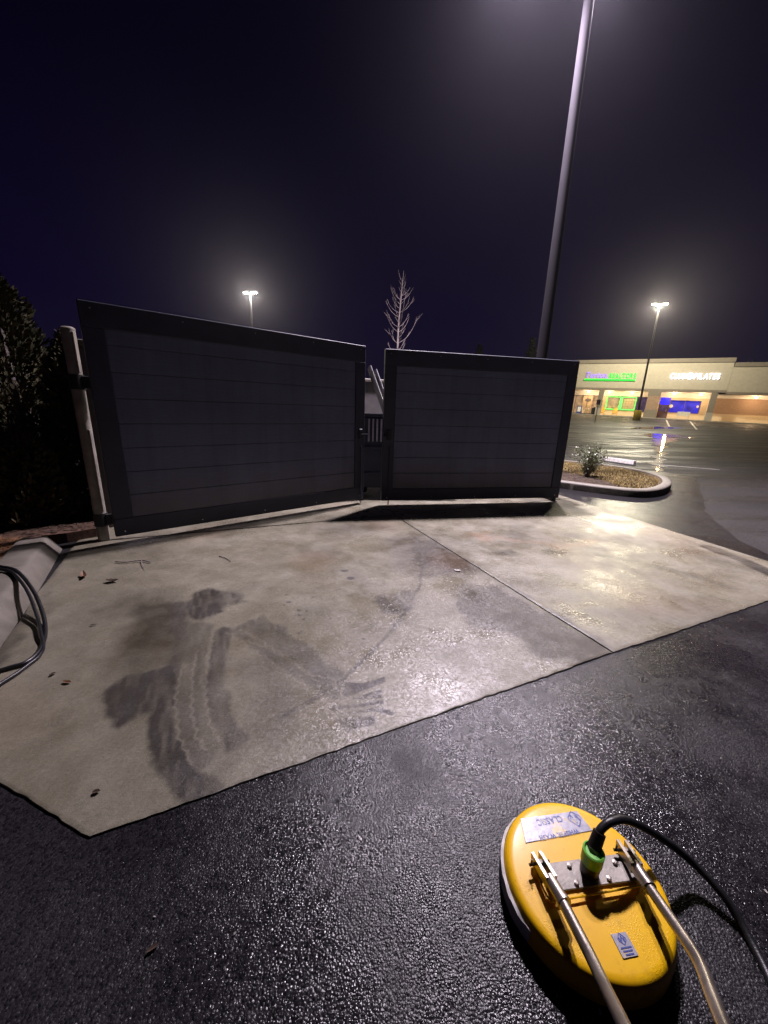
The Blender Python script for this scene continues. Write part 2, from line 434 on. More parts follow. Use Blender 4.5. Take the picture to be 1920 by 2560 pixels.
BLOBS = [
 ([(-1.421,1.593),(-1.455,1.688),(-1.409,1.783),(-1.273,1.86),(-1.195,1.879),(-1.036,1.586),(-1.122,1.527),(-1.222,1.502),(-1.237,1.451),(-1.328,1.487)], 0.75, .03),
 ([(-1.491,2.54),(-1.518,2.669),(-1.467,2.877),(-1.278,2.799),(-1.159,2.778),(-1.091,2.67),(-1.189,2.585),(-1.186,2.486),(-1.291,2.365),(-1.406,2.425)], 0.75, .05),
 ([(-1.711,2.137),(-1.816,2.571),(-1.581,2.638),(-1.352,2.276),(-1.195,1.879),(-1.323,1.829),(-1.402,1.69)], 0.30, .16),
 ([(-1.045,2.258),(-.261,1.658),(-.194,1.872),(-.88,2.464)], .38, .03),
 ([(-.194,1.697),(-.191,1.802),(-.09,1.793),(.033,1.854),(.034,1.812),(-.174,1.686)], 0.78, .012),
 ([(-.146,1.675),(.015,1.751),(.016,1.688),(-.056,1.685)], 0.83, .01),
 ([(-.233,1.589),(-.232,1.612),(-.098,1.641),(.026,1.67),(.026,1.646)], 0.83, .008),
 ([(-.212,1.563),(-.043,1.609),(0,1.624),(.096,1.586),(.079,1.575),(-.025,1.592)], 0.75, .008),
 ([(-.2,1.531),(-.016,1.56),(-.006,1.513),(-.111,1.478),(-.134,1.457),(-.179,1.495)], 0.75, .012),
 ([(-.248,1.658),(-.243,1.727),(-.211,1.767),(-.209,1.672)], 0.69, .01),
 ([(-.045,2.722),(.024,2.874),(.246,2.929),(.318,2.894),(.248,2.672),(.158,2.537),(.01,2.559)], 0.47, .04),
 ([(.316,4.12),(.58,4.219),(.886,3.482),(.6,3.307),(.391,3.291)], 0.69, .20),
 ([(.637,2.731),(.795,2.888),(.951,2.787),(.968,2.555),(.67,2.477)], 0.85, .10),
 ([(.734,3.045),(1.029,3.065),(1.392,2.404),(1.486,2.204),(1.296,2.06),(1.033,2.09),(.974,2.327),(.696,2.449)], 0.58, .16),
 ([(1.02,2.329),(1.292,2.426),(1.366,2.198),(1.176,2.097),(1.031,2.157)], 0.50, .10),
 ([(.064,4.247),(.437,4.362),(.354,3.338),(.105,3.474)], 0.43, .30),
 ([(1.223,3.925),(1.439,3.997),(1.51,3.917),(1.335,3.819)], 0.50, .06),
 ([(-2.9,2.6),(-2.45,2.45),(-2.3,1.9),(-2.5,2.0)], 0.25, .15),
 ([(-.9,4.6),(-.1,4.95),(.1,4.7),(-.6,4.2)], 0.28, .3),
]
ZIG = [
 [(-1.162,1.911),(-1.104,1.729),(-1.036,1.586),(-.922,1.405),(-.795,1.263)],
 [(-1.154,2.059),(-1.077,1.841),(-.955,1.59),(-.844,1.408),(-.761,1.33)],
 [(-1.08,2.063),(-1.0,1.844),(-.883,1.593),(-.801,1.468),(-.736,1.394)],
 [(-.962,2.283),(-.641,2.056),(-.387,1.849),(-.246,1.813)],
 [(-1.037,2.239),(-.736,2.017),(-.478,1.816),(-.261,1.658)],
 [(-.969,2.184),(-.715,2.087),(-.533,1.962),(-.315,1.769)],
 [(-.42,1.60),(-.2,1.655),(.06,1.73)], [(-.36,1.565),(-.1,1.60),(.15,1.64)],
]
RUSTP = [[(1.04,4.591),(1.367,4.668),(1.398,4.375),(1.178,4.238),(1.061,4.423)]]
RUSTL = [([(1.321,4.49),(1.728,4.328),(2.108,4.176),(2.617,4.412)], .05)]
SPOTS = [(-.276,3.147,.045),(-.363,3.307,.03),(-.73,2.671,.022),(-.753,2.625,.014),(-.626,2.551,.018),(-.567,2.433,.012),(-.542,2.248,.016),
 (-.612,2.49,.013),(-.552,2.556,.01),(-.776,2.782,.013),(-.559,2.76,.01),(-.527,2.282,.009),(-.365,2.46,.008),(-.367,2.318,.009),(-.191,2.071,.012),
 (-.141,2.863,.012),(-.117,2.216,.01),(1.319,2.161,.016),(.483,2.175,.01),(-.30,3.16,.03)]
def resample(poly, n):
    p = np.array(poly, float); L = np.r_[0, np.cumsum(np.hypot(*np.diff(p, axis=0).T))]
    t = np.linspace(0, L[-1], n); return np.stack([np.interp(t, L, p[:,0]), np.interp(t, L, p[:,1])], 1)
def tread(pts, step=.034, amp=.007):
    q = resample(pts, max(3, int(sum(math.dist(pts[i], pts[i+1]) for i in range(len(pts)-1))/step))); out = []
    for i in range(len(q)):
        d = q[min(i+1, len(q)-1)]-q[max(i-1, 0)]; d = d/np.hypot(*d); o_ = amp*(1 if i % 2 else -1)*(.5+RNG.random())
        out.append((q[i][0]-d[1]*o_, q[i][1]+d[0]*o_))
    return out
def stain_colours(P):
    n = np.stack([vnoise(P, 9, 1), vnoise(P, 9, 2)], 1)*.09 + np.stack([vnoise(P, 30, 3), vnoise(P, 30, 4)], 1)*.03
    fj = np.stack([vnoise(P, 70, 30), vnoise(P, 70, 31)], 1)*.009
    Q = np.stack([(P[:,0]*-.42+P[:,1]*.907)*.16, P[:,0]*.907+P[:,1]*.42], 1)
    grain = np.clip(.62+.75*(vnoise(Q, 46, 32)+.5)*(vnoise(P, 6, 33)+.95)+.5*vnoise(Q, 17, 34), .35, 1.25)
    grime = np.zeros(len(P))
    dark = np.zeros(len(P)); rust = np.zeros(len(P)); pale = np.zeros(len(P))
    for pts, w, s_, soft in BANDS:
        k = min(.30, w/.06); d = line_dist(P+n*k+fj, pts); dark = np.maximum(dark, s_*(1-sst(d, w-soft/2, w+soft/2+.004)))
    for poly, s_, soft in BLOBS:
        sm = soft < .015; d = poly_sd(P+n*(.08 if sm else min(1.0, .3+soft/.12))+fj*(.35 if sm else 1), poly); v_ = s_*(1-sst(d, -(.004 if sm else max(.012, soft*.6)), .007 if sm else max(.016, soft*.8)))
        if soft >= .09: grime = np.maximum(grime, np.minimum(1, v_*2.6))
        else: dark = np.maximum(dark, v_)
    for pts in ZIG:
        d = line_dist(P + fj*.4, tread(pts)); k = 1-sst(d, .001, .008); pale = np.maximum(pale, k*.35); dark *= 1-k*.7
    for x, y, r in SPOTS:
        d = np.hypot((P[:,0]-x+n[:,0]*.3)/1.5, P[:,1]-y+n[:,1]*.3); dark = np.maximum(dark, .75*(1-sst(d, r*.55, r*.9)))
    for p in RUSTP: rust = np.maximum(rust, .8*(1-sst(poly_sd(P+n*2, p), -.15, .12)))
    for p, w in RUSTL: rust = np.maximum(rust, .5*(1-sst(line_dist(P+n*1.4, p), w*.2, w*2.2)))
    big = vnoise(P, 1.1, 9)+.5*vnoise(P, 2.7, 10)
    dark = np.maximum(dark, .20*sst(big, .18, .5))
    rust = np.maximum(rust, .25*sst(vnoise(P, 1.4, 12), .2, .45))
    # grime gathered along the joints and edges
    for a, b in (((1.54,2.16),(.155,5.31)), ((-3.33,3.80),(.155,5.31)), ((-3.33,3.8),(-1.95,1.32))):
        d = seg_dist(P+n, a, b); dark = np.maximum(dark, .42*(1-sst(d, .0, .07))*(vnoise(P, 4, 14)+.7))
    g2 = vnoise(P, 1.6, 50)+.6*vnoise(P, 4.1, 51)+.3*vnoise(P, 11, 52)
    grime = np.clip(grime*(.95+.9*g2)+.40*sst(g2, .12, .6), 0, 1)
    return np.stack([np.clip(dark*grain, 0, 1), rust, pale, grime], 1)
def slab(name, left, right, nu, nv, parent, fine=True, label=None):
    """sheet ruled between two edge lines, with a skirt; small crown of unevenness"""
    A = resample(left, nv); B = resample(right, nv); u = np.linspace(0, 1, nu)
    G = A[:,None,:]*(1-u)[None,:,None] + B[:,None,:]*u[None,:,None]
    P = G.reshape(-1, 2)
    z = PAD_Z + .004*vnoise(P, .8, 20) + .0015*vnoise(P, 6, 21)
    edge = np.zeros((nv, nu), bool); edge[0] = edge[-1] = True; edge[:,0] = edge[:,-1] = True
    z = z - .003*edge.reshape(-1)
    jit = (np.stack([vnoise(P, 22, 22), vnoise(P, 22, 23)], 1)*.007+np.stack([vnoise(P, 3, 24), vnoise(P, 3, 25)], 1)*.008)*edge.reshape(-1)[:,None]
    P = P + jit
    V = np.c_[P, z]
    idx = np.arange(nu*nv).reshape(nv, nu)
    F = np.stack([idx[:-1,:-1], idx[:-1,1:], idx[1:,1:], idx[1:,:-1]], -1).reshape(-1, 4)
    ring = np.r_[idx[0,:], idx[1:,-1], idx[-1,-2::-1], idx[-2:0:-1,0]]
    S = V[ring].copy(); S[:,2] = -.12; o = len(V); m = len(ring)
    k = np.arange(m); SF = np.stack([ring[k], o+k, o+(k+1) % m, ring[(k+1) % m]], -1)
    V = np.r_[V, S]; F = np.r_[F, SF]
    me = bpy.data.meshes.new(name)
    me.from_pydata(V.tolist(), [], F.tolist()); me.update()
    for p in me.polygons: p.use_smooth = True
    try: me.set_sharp_from_angle(angle=R(40))
    except Exception: pass
    at = me.color_attributes.new('stain', 'FLOAT_COLOR', 'POINT')
    C = stain_colours(V[:,:2]); at.data.foreach_set('color', C.astype(np.float32).reshape(-1))
    ob = link(name, me, 'pad_concrete', parent)
    if label: ob['label'] = label
    return ob
pad = MB().prism([(-1.0,1.06), (1.54,2.24), (4.36,3.5), (3.38,6.9), (2.5,9.85), (-4.6,6.95), (-3.28,3.75), (-1.9,1.38)], -.15, -.022).build('concrete_pad', 'joint_filler')
tag(pad, 'pale wet concrete pad in front of the dark gates', kind='structure')
g = .0075
def off(p, dx, dy): return (p[0]+dx, p[1]+dy)
jl = [off((1.54,2.16), -g*.9, -g*.4), off((.155,5.31), -g*.9, -g*2)]
jr = [off((1.54,2.16), g*.9, g*.4), off((.155,5.31), g*.9, -g)]
slab('slab', [(-1.01,.98), (-1.95,1.32), (-2.335,1.988), (-2.75,2.717), (-3.31,3.79)], jl, 300, 300, pad, label='largest slab with dark curved tyre tracks')
slab('slab', jr, [(4.42,3.45), (3.45,6.845)], 240, 240, pad, label='slab with rusty stains beside the asphalt strip')
slab('slab', [(-3.33,3.815), (.155,5.325), (3.455,6.875)], [(-4.7,7.0), (-1.2,8.6), (2.55,9.9)], 60, 160, pad, label='slab lying under the gates')

# ------------------------------------------------------------------ lamp posts (they give the light)
def lamp_head(parent, x, y, z, az, lens, tilt=0.0):
    h = empty('lamp_head', (x, y, z), (0, tilt, az), parent)
    b = MB().bbox(-.25, .25, -.19, .19, 0, .11, .03).bbox(-.17, .17, -.12, .12, .11, .16, .02)
    b.build('housing', 'lamp_housing', h)
    MB().bbox(-.21, .21, -.16, .16, -.045, .002, .012).build('lens', lens, h)
    return h
def lamp_light(parent, x, y, z, watts, col, size=.22, spot=122, blend=.9, kind='SPOT'):
    L = bpy.data.lights.new('lamp_light', kind); L.energy = watts; L.color = col
    if kind == 'SPOT': L.spot_size = R(spot); L.spot_blend = blend
    L.shadow_soft_size = size; o = bpy.data.objects.new('lamp_light', L); COL.objects.link(o); o.parent = parent; o.location = (x, y, z)
    return o
def lamp_post(name, loc, H, r0, r1, heads, mat, lens, label, watts, col, base=None, light=True, kind='SPOT'):
    root = empty(name, loc)
    z0 = base[1] if base else .0
    n = 14
    MB().tube([(0, 0, z0 + (H-z0)*i/n) for i in range(n+1)], [r0+(r1-r0)*i/n for i in range(n+1)], 20).build('pole', mat, root, True)
    if base:
        MB().lathe([(base[0]*1.0, -.1), (base[0], .02), (base[0]*.97, base[1]-.06), (base[0]*.9, base[1])], 28).build('pedestal', base[2], root, True)
    MB().bbox(-.21, .21, -.21, .21, z0, z0+.03, .006).build('base_plate', mat, root)
    for sx in (-1, 1):
        for sy in (-1, 1): MB().tube([(sx*.16, sy*.16, z0+.03), (sx*.16, sy*.16, z0+.08)], .018, 6).build('anchor_bolt', 'screw_steel', root)
    for (dx, dy) in heads:
        d = math.hypot(dx, dy); az = math.atan2(dy, dx)
        MB().tube([(0, 0, H-.12), (dx*.45, dy*.45, H-.05), (dx*(1-.25/d), dy*(1-.25/d), H+.02)], .035, 8).build('arm', mat, root, True)
        lamp_head(root, dx, dy, H-.06, az, lens)
        if light: lamp_light(root, dx, dy, H-.30, watts*(1.0 if kind == 'POINT' else (1.3 if dx < 0 else .7)), col, kind=kind)
    return tag(root, label, 'lamp post')
lamp_post('lamp_post', (3.45, 9.15, .16), 9.75, .13, .085, [(-1.25, -.25), (.30, .28)], 'pole_steel', 'lamp_lens_cool',
          'tall grey lamp post rising out of the picture behind the right gate', NEAR_LAMP_W, (1.0, .87, 1.02))
lamp_post('lamp_post', (29.2, 45.57, gz(29.2, 45.57)), 12.3, .12, .075, [(-.50, .10), (.50, -.10), (.08, .42)], 'dark_pole', 'lamp_lens_warm',
          'thin dark lamp post on yellow round base in front of the shops', FAR_LAMP_W, (1.0, .90, .66), base=(.40, 1.1, 'yellow_paint'), kind='POINT')
lamp_post('lamp_post', (-14.1, 42.0, gz(-14.1, 42)), 11.9, .13, .09, [(-.46, .08), (.46, -.08)], 'pole_steel', 'lamp_lens_warm',
          'distant lamp post showing two lit heads above the left gate', FAR_LAMP_W, (1.0, .92, .76), kind='POINT')

# ------------------------------------------------------------------ gates
def make_gate(name, p0, p1, z0, z1, hinge_left, label):
    dx, dy = p1[0]-p0[0], p1[1]-p0[1]; L = math.hypot(dx, dy)
    root = empty(name, (p0[0], p0[1], z0), (0, 0, math.atan2(dy, dx)))
    H = z1 - z0; T = .045
    rt, rb, st = .225, .19, .175
    b = .006
    MB().bbox(0, L, -T, T, H-rt, H, b).build('top_rail', 'gate_steel', root)
    MB().bbox(0, L, -T, T, 0, rb, b).build('bottom_rail', 'gate_steel', root)
    MB().bbox(0, st, -T-.002, T+.002, rb+.001, H-rt-.001, b).build('stile', 'gate_steel', root)
    MB().bbox(L-st, L, -T-.002, T+.002, rb+.001, H-rt-.001, b).build('stile', 'gate_steel', root)
    MB().box(st, L-st, -.002, .012, rb, H-rt).build('backing_sheet', 'black_steel', root)
    MB().box(.0, L, -T*.7, T*.7, H+.001, H+.007).build('rail_cap', 'gate_steel', root)
    z = rb; bh = .247; i = 0
    while z < H-rt-.03:
        z2 = min(z+bh, H-rt)
        d = .0015*math.sin(i*2.7)
        MB().bbox(st+.003, L-st-.003, -T+.014+d, -.004, z+.0025, z2-.0025, .002).build('board', 'gate_board', root)
        z += bh; i += 1
    for k in range(5):
        x = st*.5 + (L-st)*k/4
        for zz in (H-.06, .05):
            MB().tube([(x, -T-.001, zz), (x, -T-.006, zz)], .007, 6).build('screw', 'screw_steel', root)
    xm = L-.09 if hinge_left else .09
    MB().bbox(xm-.03, xm+.03, -T-.03, -T-.004, .95, 1.10, .006).build('latch', 'black_steel', root)
    MB().tube([(xm, -T-.035, 1.02), (xm+(.12 if hinge_left else -.1), -T-.035, 1.02)], .008, 8).build('latch_bolt', 'pole_steel', root)
    MB().tube([(xm+.02, -T-.018, -.06), (xm+.02, -T-.018, .85)], .009, 8).build('drop_rod', 'gate_steel', root)
    return tag(root, label, 'gate', 'gates of the enclosure')
GL0, GL1, GR0, GR1 = (-2.88, 3.81), (-.37, 5.97), (-.06, 5.85), (3.04, 6.49)
make_gate('gate', GL0, GL1, .09, 2.375, True, 'wider dark boarded gate hung on the galvanised post, beside the hedge')
make_gate('gate', GR0, GR1, .09, 2.33, False, 'narrower dark boarded gate beside the kerbed island and shops')

# galvanised hinge post
pr = empty('gate_post', (-3.10, 3.93, 0))
n = 20
MB().tube([(.0, 0, -.1+2.25*i/n) for i in range(n+1)], .058, 24).build('post_tube', 'galvanised', pr, True)
MB().lathe([(.060, 2.135), (.060, 2.15), (.045, 2.165), (.01, 2.17)], 24).build('cap', 'galvanised', pr, True)
ga = math.atan2(GL1[1]-GL0[1], GL1[0]-GL0[0])
for z in (1.66, .235):
    h = empty('hinge', (0, 0, z), (0, 0, ga), pr)
    MB().tube([(0, 0, -.07), (0, 0, .07)], .066, 24).build('band', 'black_steel', h, True)
    MB().bbox(.04, .30, -.062, -.03, -.06, .06, .004).build('strap', 'black_steel', h)
MB().bbox(.048, .070, -.035, -.012, 1.75, 2.12, .004).build('flange_strip', 'galvanised', pr)
MB().bbox(.048, .068, -.035, -.012, .34, 1.2, .004).build('flange_strip', 'galvanised', pr)
tag(pr, 'scratched galvanised hinge post with two black bands at the left gate', 'post')
pr2 = empty('gate_post', (3.20, 6.58, 0))
MB().tube([(.0, 0, -.1+2.25*i/n) for i in range(n+1)], .058, 24).build('post_tube', 'black_steel', pr2, True)
for z in (1.66, .235): MB().tube([(0, 0, z-.07), (0, 0, z+.07)], .066, 24).build('hinge_band', 'black_steel', pr2, True)
tag(pr2, 'black hinge post behind the outer edge of the right gate', 'post')
pr2.location = (3.02, 6.62, 0)

# enclosure walls behind the gates and a slant-top waste container seen through the gap
simple('block_wall', (.16, .15, .15), .85, var=.2, scale=5, bump=.5, bscale=30)
def wall(p0, p1, h, label):
    dx, dy = p1[0]-p0[0], p1[1]-p0[1]; L = math.hypot(dx, dy)
    o = MB().bbox(0, L, -.1, .1, -.1, h, .01).build('enclosure_wall', 'block_wall', None, False, (p0[0], p0[1], 0), (0, 0, math.atan2(dy, dx)))
    MB().bbox(-.02, L+.02, -.13, .13, h+.002, h+.07, .01).build('coping', 'kerb_concrete', o)
    return tag(o, label, 'wall', 'walls of the enclosure')
wall((3.02, 6.85), (2.30, 9.6), 2.05, 'low block wall running back from the right gate to the lamp post')
wall((-3.35, 4.35), (-4.6, 6.9), 2.05, 'block wall behind the hedge and the left gate')
wall((-4.45, 7.15), (2.1, 9.85), 2.05, 'rear block wall of the enclosure seen through the gap between gates')
simple('container_steel', (.045, .05, .075), .5, var=.35, scale=4, bump=.3)
simple('lid_plastic', (.02, .022, .03), .3, var=.3, scale=6)
simple('container_edge', (.55, .53, .58), .35)
simple('bag_plastic', (.04, .04, .048), .5)
dr = empty('waste_container', (-.52, 6.52, 0), (0, 0, R(6)))
MB().bbox(0, 1.9, 0, 1.15, .14, 1.36, .02).build('body', 'container_steel', dr)
for k, (dx, dy) in enumerate(((0, .0), (.14, .58))):
    x0, x1 = .52+dx, .20+dx          # lids thrown open, leaning up and to the left
    MB().add([(x0, dy, 1.38), (x0+.03, dy, 1.40), (x0+.03, dy+.56, 1.40), (x0, dy+.56, 1.38), (x1, dy, 2.16), (x1+.03, dy, 2.18), (x1+.03, dy+.56, 2.18), (x1, dy+.56, 2.16)],
             [(3,2,1,0),(4,5,6,7),(0,1,5,4),(1,2,6,5),(2,3,7,6),(3,0,4,7)]).build('lid', 'lid_plastic', dr)
    MB().tube([(x0+.015, dy-.012, 1.39), (x1+.015, dy-.012, 2.17)], .017, 8).build('lid_rim', 'container_edge', dr, True)
MB().bbox(-.02, 1.92, -.02, 1.17, 1.362, 1.40, .01).build('rim', 'container_steel', dr)
for z in (.35, .80): MB().bbox(-.01, 1.91, -.035, -.002, z, z+.07, .01).build('rib', 'container_steel', dr)
for x in (.22, .29, .36, .43, .50): MB().bbox(x-.014, x+.014, -.03, -.002, .95, 1.33, .006).build('rib', 'container_edge', dr)
for x in (-.09, 1.91): MB().bbox(x, x+.08, .25, .95, .85, 1.0, .01).build('fork_pocket', 'container_steel', dr)
for x in (.15, 1.7):
    for y in (.2, .95): MB().lathe([(.05, .02), (.07, .05), (.07, .11), (.05, .135)], 14, (x, y, 0)).build('caster', 'black_steel', dr)
tag(dr, 'dark waste container with lids thrown open, seen through the gap between the gates', 'waste container')
# ------------------------------------------------------------------ left kerb, mulch bed, hedge
def kerb_profile_sweep(pts, prof, name, mat, closed=False):
    """prof: (offset to the left of travel, z)"""
    n = len(pts); V = []; F = []
    for i, p in enumerate(pts):
        a = Vector(pts[i-1] if (closed or i) else pts[0]); b = Vector(pts[(i+1) % n] if (closed or i < n-1) else pts[-1])
        d = (b-a).normalized(); nrm = Vector((-d.y, d.x))
        for o_, z in prof: V.append((p[0]+nrm.x*o_, p[1]+nrm.y*o_, z + gz(*p)))
    m = len(prof)
    for i in range(n if closed else n-1):
        j = (i+1) % n
        for k in range(m-1): F.append((i*m+k, j*m+k, j*m+k+1, i*m+k+1))
    if not closed:
        F.append(tuple(range(m))); F.append(tuple((n-1)*m+k for k in reversed(range(m))))
    mb = MB(); mb.v = V; mb.f = F; return mb.build(name, mat, None, True)
cp = [(v.x, v.y) for v in spline([(-1.55, .62, 0), (-1.95, 1.30, 0), (-2.345, 1.985, 0), (-2.76, 2.715, 0), (-3.33, 3.64, 0)], 8)]
k = kerb_profile_sweep(cp, [(-.0, -.12), (.0, -.005), (.085, .128), (.10, .142), (.125, .148), (.29, .152), (.315, .142), (.32, -.12)], 'kerb', 'kerb_concrete')
tag(k, 'pale concrete kerb between the mulch bed and the pad, black hose over it', 'kerb')
bed = MB()
bp = [(-1.85, .5), (-2.62, 2.1), (-3.02, 2.85), (-3.60, 3.72), (-3.42, 3.82), (-3.2, 4.05), (-3.5, 4.6), (-4.8, 7.2), (-9, 9), (-12, 4), (-9, -3), (-3, -3)]
bed.prism(bp, -.1, .10)
o = bed.build('mulch_bed', 'mulch'); tag(o, 'brown mulch bed under the hedge', kind='structure')
def scatter(name, mat, poly, n, size, z, seed, flat=.25, aspect=.35, label=None, zfun=None):
    rng = np.random.default_rng(seed); p = np.array(poly); lo = p.min(0); hi = p.max(0)
    Q = rng.random((n*4, 2))*(hi-lo)+lo; Q = Q[poly_sd(Q, poly) < -.02][:n]; m = len(Q)
    th = rng.random(m)*2*math.pi; L = size*(.5+rng.random(m)); w = L*aspect*(.5+rng.random(m)); ti = (rng.random(m)-.5)*flat*2
    d = np.stack([np.cos(th), np.sin(th), ti], 1); e_ = np.stack([-np.sin(th), np.cos(th), (rng.random(m)-.5)*flat], 1)
    c = np.c_[Q, z + rng.random(m)*size*.3]
    if zfun is not None: c[:,2] += np.array([zfun(*q) for q in Q])
    V = np.stack([c-d*L[:,None]-e_*w[:,None], c+d*L[:,None]-e_*w[:,None]*.6, c+d*L[:,None]*.9+e_*w[:,None], c-d*L[:,None]*.8+e_*w[:,None]*.7], 1).reshape(-1, 3)
    F = np.arange(m*4).reshape(-1, 4)
    me = bpy.data.meshes.new(name); me.from_pydata(V.tolist(), [], F.tolist()); me.update()
    return tag(link(name, me, mat), label, kind='stuff')
vis_bed = [(-2.55, 2.0), (-3.0, 2.85), (-3.60, 3.74), (-3.2, 4.0), (-3.6, 4.7), (-5, 6), (-6, 4), (-4, 1.5)]
scatter('mulch_chips', 'mulch_chip', vis_bed, 5000, .022, .105, 31, label='loose bark chips on the mulch bed')
scatter('pine_needles', 'straw_needle', [(-2.6, 2.1), (-3.0, 2.85), (-3.5, 3.6), (-4.3, 3.6), (-4.2, 2.0)], 5000, .045, .112, 32, aspect=.035, label='orange pine straw lying behind the kerb')

def conifer(name, base, h, r, seed, label, nleaf=9000):
    rng = np.random.default_rng(seed); root = empty(name, base)
    MB().tube([(0, 0, -.1), (.02, 0, h*.5), (0, .02, h*.93)], [.06, .04, .012], 8).build('trunk', 'bark', root, True)
    # sprays: upright flat fans arranged on an uneven cone
    m = nleaf; z = rng.random(m)**.85*h; k = z/h
    th = rng.random(m)*2*math.pi
    env = r*np.clip(1.04-k**3.2, .03, 1)*(.75+.25*np.sin(3*th+4*k+seed)*.6+.25*(np.sin(7*th-9*k+seed*2)*.5))
    env *= .82+.36*(np.sin(z*9+th*2+seed) > .2)*.5
    rad = env*(1-.5*rng.random(m)**2.2)
    c = np.stack([np.cos(th)*rad, np.sin(th)*rad, z+.05], 1)
    out = np.stack([np.cos(th), np.sin(th), 1.1+rng.normal(0, .35, m)], 1)+rng.normal(0, .3, (m, 3)); out /= np.linalg.norm(out, axis=1)[:,None]
    side = np.cross(out, rng.normal(0, 1, (m, 3))); side /= np.linalg.norm(side, axis=1)[:,None]
    L = .035+.05*rng.random(m); w = L*.28
    V = np.stack([c, c+out*L[:,None]*.55-side*w[:,None], c+out*L[:,None]*1.25, c+out*L[:,None]*.6+side*w[:,None]], 1).reshape(-1, 3)
    me = bpy.data.meshes.new('crown'); me.from_pydata(V.tolist(), [], np.arange(m*4).reshape(-1, 4).tolist()); me.update()
    link('crown', me, 'conifer_leaf', root)
    return tag(root, label, 'conifer', 'hedge of conifers')
conifer('hedge_conifer', (-4.55, 4.75, .05), 2.75, .78, 3, 'tallest hedge conifer at the left edge of the picture')
conifer('hedge_conifer', (-3.95, 4.95, .05), 2.15, .50, 4, 'slim hedge conifer right behind the galvanised post')
conifer('hedge_conifer', (-5.2, 5.6, .05), 2.5, .75, 5, 'hedge conifer standing behind the tallest one', 7000)
conifer('hedge_conifer', (-4.05, 4.2, .05), 1.05, .42, 6, 'low rounded conifer at the foot of the hedge', 6000)
conifer('hedge_conifer', (-4.75, 3.85, .05), 1.3, .55, 8, 'low conifer at the left edge above the pine straw', 7000)

# ------------------------------------------------------------------ planted island
isl = [(3.15,8.12),(3.7,7.8),(4.43,7.28),(4.89,7.11),(5.33,7.25),(5.83,7.65),(6.28,8.16),(6.68,8.87),(6.82,9.53),(6.79,10.06),(6.67,10.49),(6.34,10.91),(5.2,11.9),(3.2,13.2),(0,14.9),(-3,16.4),(-4,14.2),(2.2,10.9)]
isp = [(v.x, v.y) for v in spline([(x, y, 0) for x, y in isl]+[(isl[0][0], isl[0][1], 0)], 5)][:-1]
k = kerb_profile_sweep(isp, [(.0, -.12), (.0, .12), (.012, .142), (.035, .152), (.15, .152), (.17, .145), (.172, -.12)], 'island_kerb', 'kerb_concrete', True)
tag(k, 'rounded pale concrete kerb around the grassy island by the right gate', 'kerb')
o = MB().prism([(x, y) for x, y in isp], -.1, lambda x, y: .115+gz(x, y)).build('island_soil', 'soil'); tag(o, 'bare soil of the planted island', kind='structure')
gr_area = [(4.43, 9.28), (4.84, 8.73), (4.81, 8.08), (4.74, 7.44), (5.0, 7.36), (5.6, 7.68), (6.2, 8.4), (6.5, 8.95), (6.6, 9.7), (6.45, 10.5), (5.0, 11.8), (3.2, 12.9), (3.0, 11)]
def grass(name, area, n, h, seed, label):
    rng = np.random.default_rng(seed); p = np.array(area); lo = p.min(0); hi = p.max(0)
    Q = rng.random((n*3, 2))*(hi-lo)+lo; Q = Q[poly_sd(Q, area) < .0][:n]; m = len(Q)
    keep = (vnoise(Q, 2.2, 40) + .45 + .25*rng.random(m)) > .22; Q = Q[keep]; m = len(Q)
    th = rng.random(m)*6.283; hh = h*(.4+rng.random(m)); ln = h*(rng.random(m)-.1)*1.2
    c = np.c_[Q, np.full(m, .11)]
    s_ = np.stack([np.cos(th), np.sin(th), np.zeros(m)], 1)*.008
    d = np.stack([-np.sin(th)*ln, np.cos(th)*ln, hh], 1)
    V = np.stack([c-s_, c+s_, c+d], 1).reshape(-1, 3)
    me = bpy.data.meshes.new(name); me.from_pydata(V.tolist(), [], np.arange(m*3).reshape(-1, 3).tolist()); me.update()
    return tag(link(name, me, 'straw_blade'), label, kind='stuff')
grass('dry_grass', gr_area, 34000, .035, 41, 'dry yellow grass on the kerbed island')
scatter('island_mulch', 'mulch_chip', [(3.2, 8.3), (3.75, 7.98), (4.5, 7.45), (4.9, 7.3), (4.85, 8.1), (4.8, 8.8), (4.4, 9.4), (3.3, 10.2)], 2600, .025, .118, 42, label='dark bark mulch around the island shrub')
